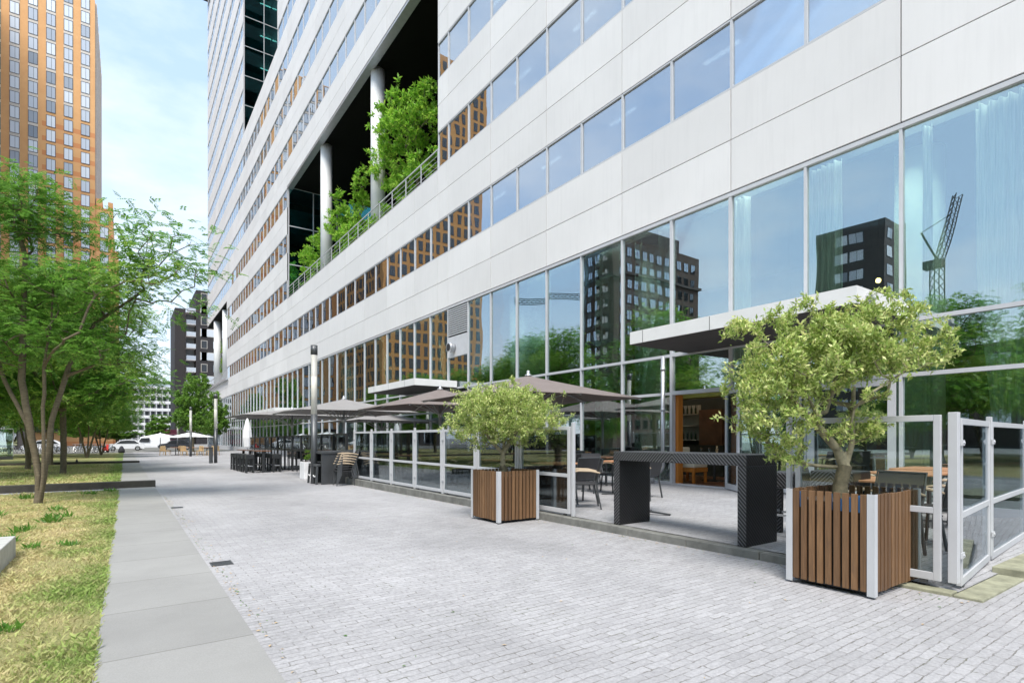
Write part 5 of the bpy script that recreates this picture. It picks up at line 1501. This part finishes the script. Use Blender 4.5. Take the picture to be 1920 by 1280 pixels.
# trees left of and behind the camera side, seen mirrored in the glazing
for i, (x, y, sc, lab) in enumerate(((-11.5, 10.5, .95, 'tree left of the view, mirrored in the pane at the right edge'), (-14, 1.5, 1.15, 'tree left of the view, mirrored beyond the right edge pane'), (-16, 54, 1.55, 'tall tree left of the view, mirrored in the glazing behind the small potted tree'),
                                     (-19, 44, .8, 'tree left of the view, mirrored low beside the tall mirrored tree'), (-22, 35, .75, 'tree left of the view, mirrored low behind the parasol'), (-24, 26, .7, 'tree left of the view, mirrored low above the doorway'), (-11, -8, 1.2, 'tree beside the viewpoint, outside the view'), (-15, -3, 1.2, 'tree left of the view, second from the viewpoint'), (-18, 7, 1.0, 'tree left of the view, behind the mirrored ones'), (-22, 16, .85, 'tree left of the view, beyond the mirrored lawn'), (-16, -14, 1.4, 'tree behind the viewpoint on the lawn'), (-20, -6, 1.6, 'tallest tree behind the viewpoint on the lawn'), (-30, 6, 1.7, 'broad tree far across the lawn, left of the view'), (-31, -6, 1.6, 'broad tree far across the lawn, level with the viewpoint'), (-30, -18, 1.7, 'broad tree far across the lawn, behind the viewpoint'))):
    dup(tv[i % 2], (x, y, gz(y)), i * 1.1, lab, sc)

# fresh green trees at the end of the plaza
pt = make_tree('plane_tree', 'bright green tree in front of the dark brick building at the corner of the office', 'tree', (6.6, 76, gz(76)),
    [[(0, 0, -.1), (0, 0, 2.5), (.2, 0, 5), (0, .2, 7.5)]], [(0, 0, 4.3, 2.3, 2.3, 1.3), (-.3, 0, 6.3, 1.7, 1.7, 1.6), (.5, 0, 8.3, 1.5, 1.5, 1.3), (.3, 0, 3.2, 2.1, 2.1, .8)],
    620, .2, .015, 'ros', (42, .5, .27, ), 'bark', 41, (120, .95), .6, tint2=['leaf_far'], group='bright green trees at the street')
dup(pt, (5.3, 124, gz(100)), 1, 'rounded green tree behind the parked van', (1.25, 1.25, .66))
dup(pt, (-1.2, 128, gz(100)), 2, 'green tree behind the white estate car', (1.6, 1.6, .6))
dup(pt, (9.8, 83, gz(83)), 3, 'green tree against the far corner of the office building', .85)
dup(pt, (-6.5, 126, gz(100)), 4, 'green tree filling the gap under the row of locust crowns', (1.6, 1.6, .75))

# trees of the planted loggia
def loggia_tree(lab, y, zs, blobs, seed, n=330):
    return make_tree('loggia_tree', lab, 'tree', (F0 + 2.0, y, 13.65), [[(0, 0, 0), (.1, .1, 1.5), (-.1, 0, 3.), (-.2, 0, zs)]], blobs, n, .11, .008, 'ros', (20, .34, .26), 'bark', seed, (90, .86), .4, tint2=['leaf_bright'], group='trees growing in the planted loggia', spikes=.06)
loggia_tree('tallest bright green tree in the loggia, right of the near column', 29.5, 5.4, [(-.9, 0, 6.6, 1.6, 2.6, .8), (-.9, -.6, 5.2, 1.9, 3.2, .8), (-.7, .8, 4.0, 1.9, 3.4, .7), (-.7, -.8, 2.6, 1.7, 3.4, .8), (-.9, 3.6, 5.4, 1.0, 1.8, .5), (-.6, 1.0, 1.1, 1.5, 3.6, .7), (-.7, -2.4, 6.9, .9, 1.2, .5)], 51, 820)
loggia_tree('middle green tree in the loggia between the two columns', 39.2, 3.8, [(-.8, 0, 4.6, 1.4, 2.2, .6), (-.8, .6, 3.3, 1.6, 2.8, .7), (-.7, -.8, 2.0, 1.5, 3.0, .7), (-.9, -2.6, 5.4, .9, 1.4, .45), (-.5, .5, .9, 1.3, 3.6, .6)], 61, 600)
loggia_tree('leftmost green tree in the loggia beside the teal glazing', 47.4, 3.4, [(-.8, 0, 4.6, 1.3, 1.9, .6), (-.8, .8, 3.2, 1.5, 2.3, .7), (-.7, -.4, 1.9, 1.4, 2.6, .7), (-.5, .5, .9, 1.3, 2.8, .5)], 71, 460)
for i in range(9):
    y = 24.6 + i * 3.1
    if i == 0:
        lb = make_tree('loggia_shrub', 'low shrub behind the loggia railing, nearest', 'shrub', (F0 + .75, y, 13.6), [[(0, 0, 0), (0, 0, .4)]], [(0, 0, .7, .45, 1.1, .55)], 60, .02, .006, 'ros', (16, .2, .15), 'bark', 81, None, .3, tint2=['leaf_yellow'], group='shrubs behind the loggia railing')
    else: dup(lb, (F0 + .7 + .2 * (i % 2), y, 13.6), 3.14 * (i % 2), 'low shrub behind the loggia railing, ' + ['', 'second', 'third', 'fourth', 'fifth', 'sixth', 'seventh', 'eighth', 'farthest'][i] + ' from the near end', (1, 1, .7 + .3 * (i * 37 % 5) / 4))
dup(lb, (F0 + .9, 98.5, 10.3), 0, 'climbing plant beside the columns of the far corner loggia', (1.6, 1.8, 5.2), 'corner loggia plants')
dup(lb, (5.5, 20.4, gz(20.4) + .6), 0, 'low green shrub growing in the white cubic planter', (.6, .3, .38), 'planter shrubs')

# potted holm oaks
def gnarl(P, par, rad, ntr):
    z = P[:, 2] - P[0, 2]; rad = rad.copy(); k = np.arange(len(P)) < ntr
    rad[k] = np.maximum(rad[k], np.where(z[k] < .42, .066 + .1 * np.clip(.12 - z[k], 0, 1), .028 - .018 * np.clip(z[k] - .5, 0, .6)))
    return rad
make_tree('potted_tree', 'big gnarled potted evergreen tree with pale yellow green leaves, growing in the near planter', 'tree', (5.55, 2.48, .74),
    [ln((0, 0, 0), (.01, 0, .16), (.05, 0, .33), (.04, 0, .47)), ln((0, 0, 0), (.01, 0, .16), (.05, 0, .33), (-.02, 0, .50), (-.22, -.02, .72), (-.42, 0, .95)), ln((0, 0, 0), (.01, 0, .16), (.05, 0, .33), (.12, 0, .55), (.16, .05, .85), (.2, .1, 1.1))],
    [cb(-.25, 0, 1.40, .70, .55, .34, 1.3), cb(.25, 0, 1.50, .62, .5, .32, 1.3), cb(.78, 0, 1.42, .36, .34, .15, 1.1), cb(.95, 0, 1.62, .16, .2, .10, 1.), cb(-.92, 0, 1.62, .30, .28, .12, 1.2), cb(-.68, 0, 1.12, .46, .42, .22, 1.1),
     cb(-.62, 0, .80, .44, .38, .22, 1.1), cb(-.52, 0, .48, .26, .25, .13, 1.1), cb(0, 0, 1.02, .5, .4, .12, .5), cb(.26, 0, .72, .26, .26, .14, 1.1), cb(.02, -.1, .62, .2, .2, .1, 1.), cb(-.1, 0, 1.82, .5, .35, .14, .8), cb(.42, 0, 1.88, .3, .3, .14, .8), cb(.7, 0, 1.78, .16, .2, .12, .8), cb(-.52, 0, 1.78, .16, .2, .14, .6)],
    2100, .056, .0022, 'ros', (22, .13, .053, ), 'bark_olive', 91, (380, .70), .12, ex=.60, sides=8, tint2=['leaf_olive'], wlen=.12, extra=gnarl, lift=.05, spikes=.07)
make_tree('potted_tree', 'smaller bushy potted evergreen tree with pale leaves, growing in the planter by the screens', 'tree', (5.28, 7.72, .66),
    [ln((0, 0, 0), (-.03, 0, .2), (-.03, 0, .42)), ln((0, 0, 0), (-.03, 0, .2), (-.03, 0, .42), (-.2, 0, .6), (-.35, 0, .8)), ln((0, 0, 0), (-.03, 0, .2), (-.03, 0, .42), (.1, 0, .62), (.25, 0, .85)), ln((0, 0, 0), (-.03, 0, .2), (-.03, 0, .42), (0, .15, .65), (0, .2, .9))],
    [cb(0, 0, 1.15, .95, .8, .38, 1.2), cb(-.1, 0, 1.42, .75, .65, .22, 1), cb(.0, 0, .82, .85, .7, .22, 1), cb(.7, 0, .98, .45, .4, .25, 1), cb(-.75, 0, .95, .35, .35, .3, 1), cb(.12, 0, 1.65, .12, .12, .22, 1.4), cb(-.55, 0, 1.5, .25, .25, .12, 1), cb(.3, 0, .62, .3, .3, .12, 1), cb(1.05, 0, .95, .22, .15, .06, 1), cb(-.4, 0, .6, .3, .3, .12, .9)],
    1900, .06, .0025, 'ros', (22, .14, .050), 'bark_olive', 101, (400, .88), .14, ex=.60, sides=7, tint2=['leaf_olive'], wlen=.12, extra=gnarl, lift=.05, spikes=.07)

# ------------------------------------------------------------------ grass
def grass(name, n, x0, x1, y0, y1, hmin, hmax, w, seed, bias=1.0, mat='blades'):
    r = np.random.default_rng(seed)
    y = y0 + (y1 - y0) * r.random(n) ** bias; x = r.uniform(x0, x1, n)
    ok = np.sin(x * 3.1 + 1.3 * np.sin(y * 2.)) + np.sin(y * 2.3 + x) + r.normal(0, .9, n) > -.9
    inb = ~((x < -1.03) & (x > -3.22) & (y > 4.6) & (y < 8.72))
    x, y = x[ok & inb], y[ok & inb]; n = len(x)
    z = np.array(-.0078 * np.maximum(0, y - 3)); h = r.uniform(hmin, hmax, n) * (1 + .5 * (np.sin(x * 5) * np.sin(y * 3.7) > .3)); a = r.uniform(0, 6.28, n)
    lean = r.uniform(.2, 1.3, n) * h; dx, dy = np.cos(a), np.sin(a); ww = w * r.uniform(.6, 1.4, n)
    b = np.stack([x, y, z], 1)
    px, py = -dy, dx
    b2 = a + r.normal(0, .6, n)
    V = np.stack([b - np.stack([px, py, 0 * px], 1) * ww[:, None] / 2, b + np.stack([px, py, 0 * px], 1) * ww[:, None] / 2,
                  b + np.stack([dx * lean * .4 + px * ww * .35, dy * lean * .4 + py * ww * .35, h * .65], 1),
                  b + np.stack([np.cos(b2) * lean, np.sin(b2) * lean, h], 1)], 1).reshape(-1, 3)
    me = quads_mesh(name, V, np.arange(len(V)).reshape(-1, 4), [mat])
    return tag(link(name, me), kind='stuff')
grass('grass', 230000, -3.6, -.14, 2.6, 12, .015, .04, .003, 1, 1.4)
grass('grass', 90000, -6, -.13, 11, 19, .02, .045, .006, 2)
grass('grass', 60000, -10, -.13, 19.9, 42, .03, .07, .016, 3, 1.4)
# broad leaved weeds on the lawn
def weed(name, spots, lab):
    r = np.random.default_rng(5)
    w0 = None
    for i, (x, y, s) in enumerate(spots):
        if w0 is None:
            T = np.array([[0, 0, .01]]); V, F = rosette_leaves(T, np.array([[0, 0, 1.]]), 70, .02, .13, 3, .2, .6)
            V = V + np.repeat(r.normal(0, .07, (70, 3)) * [1, .6, .0], 4, 0)
            w0 = tag(link(name, quads_mesh(name, V, F, ['leaf_locust']), None, (x, y, gz(y))), lab, 'weed', 'broad leaved weeds on the lawn'); w0.scale = (s,) * 3
        else:
            c = w0.copy(); COL.objects.link(c); c.location = (x, y, gz(y)); c.scale = (s,) * 3; c.rotation_euler = (0, 0, i * 1.7)
weed('weed', [(-.7, 5.2, .7), (-.95, 9.0, .9), (-1.35, 9.8, 1.2), (-1.0, 11.8, 1.2), (-.95, 12.3, 1.3), (-1.1, 13.9, 1.), (-.75, 17.5, 1.1), (-1.9, 17.2, 1.2), (-1.25, 10.9, 1.1), (-.6, 9.0, .8), (-1.9, 13.2, 1.3), (-.35, 18.4, 1.), (-1.05, 4.4, .5)], 'dark green broad leaved weed tuft on the straw coloured lawn')

# ------------------------------------------------------------------ sky, sun, camera
w = bpy.data.worlds.new('World'); scn.world = w; w.use_nodes = True; nt = w.node_tree; nt.nodes.clear()
out = nt.nodes.new('ShaderNodeOutputWorld'); bg = nt.nodes.new('ShaderNodeBackground')
SE, SA = R(58), R(-140)     # sun elevation; azimuth measured from +Y towards +X
sky = nt.nodes.new('ShaderNodeTexSky'); sky.sky_type = 'NISHITA'; sky.sun_disc = False; sky.sun_elevation = SE; sky.sun_rotation = SA
sky.air_density = 1.; sky.dust_density = 1.5; sky.ozone_density = 1.
tc = nt.nodes.new('ShaderNodeTexCoord')
mp = nt.nodes.new('ShaderNodeMapping'); mp.inputs['Scale'].default_value = (1.3, 1.3, 3.2); mp.inputs['Location'].default_value = (.35, .1, .2); nt.links.new(tc.outputs['Generated'], mp.inputs[0])
n1 = noise(nt, mp.outputs[0], 1.6, 9, .58)
cl_ = ramp(nt, n1, [(.44, 0.), (.68, 1.)])
sx = nt.nodes.new('ShaderNodeSeparateXYZ'); nt.links.new(tc.outputs['Generated'], sx.inputs[0])
hz = ramp(nt, sx.outputs[2], [(0., 1.), (.26, .0)])
f = math_(nt, 'MAXIMUM', math_(nt, 'MULTIPLY', cl_, .75), hz)
col = mixc(nt, .62, sky.outputs[0], (3.9, 5.2, 6.9))
col = mixc(nt, math_(nt, 'MULTIPLY', f, .85), col, (6.2, 6.5, 6.85))
nt.links.new(col, bg.inputs[0]); bg.inputs[1].default_value = .10
nt.links.new(bg.outputs[0], out.inputs[0])
sl = bpy.data.lights.new('sun', 'SUN'); sl.energy = 2.2; sl.angle = R(26); sl.color = (1, .945, .87)
so = bpy.data.objects.new('sun', sl); COL.objects.link(so)
dirv = Vector((math.sin(SA) * math.cos(SE), math.cos(SA) * math.cos(SE), math.sin(SE)))
so.rotation_euler = dirv.to_track_quat('Z', 'Y').to_euler(); so.location = dirv * 50

cam = bpy.data.cameras.new('camera'); co = bpy.data.objects.new('camera', cam); COL.objects.link(co)
cam.sensor_width = 36; cam.lens = 1030 / 1920 * 36; cam.shift_y = 180 / 1920; cam.clip_end = 3000; cam.clip_start = .05
co.location = (0, 0, 1.35); co.rotation_euler = (R(90), 0, R(-35.14))
scn.camera = co
vs = scn.view_settings; vs.view_transform = 'Standard'; vs.look = 'None'; vs.exposure = 1.13; vs.gamma = 1; vs.use_curve_mapping = False
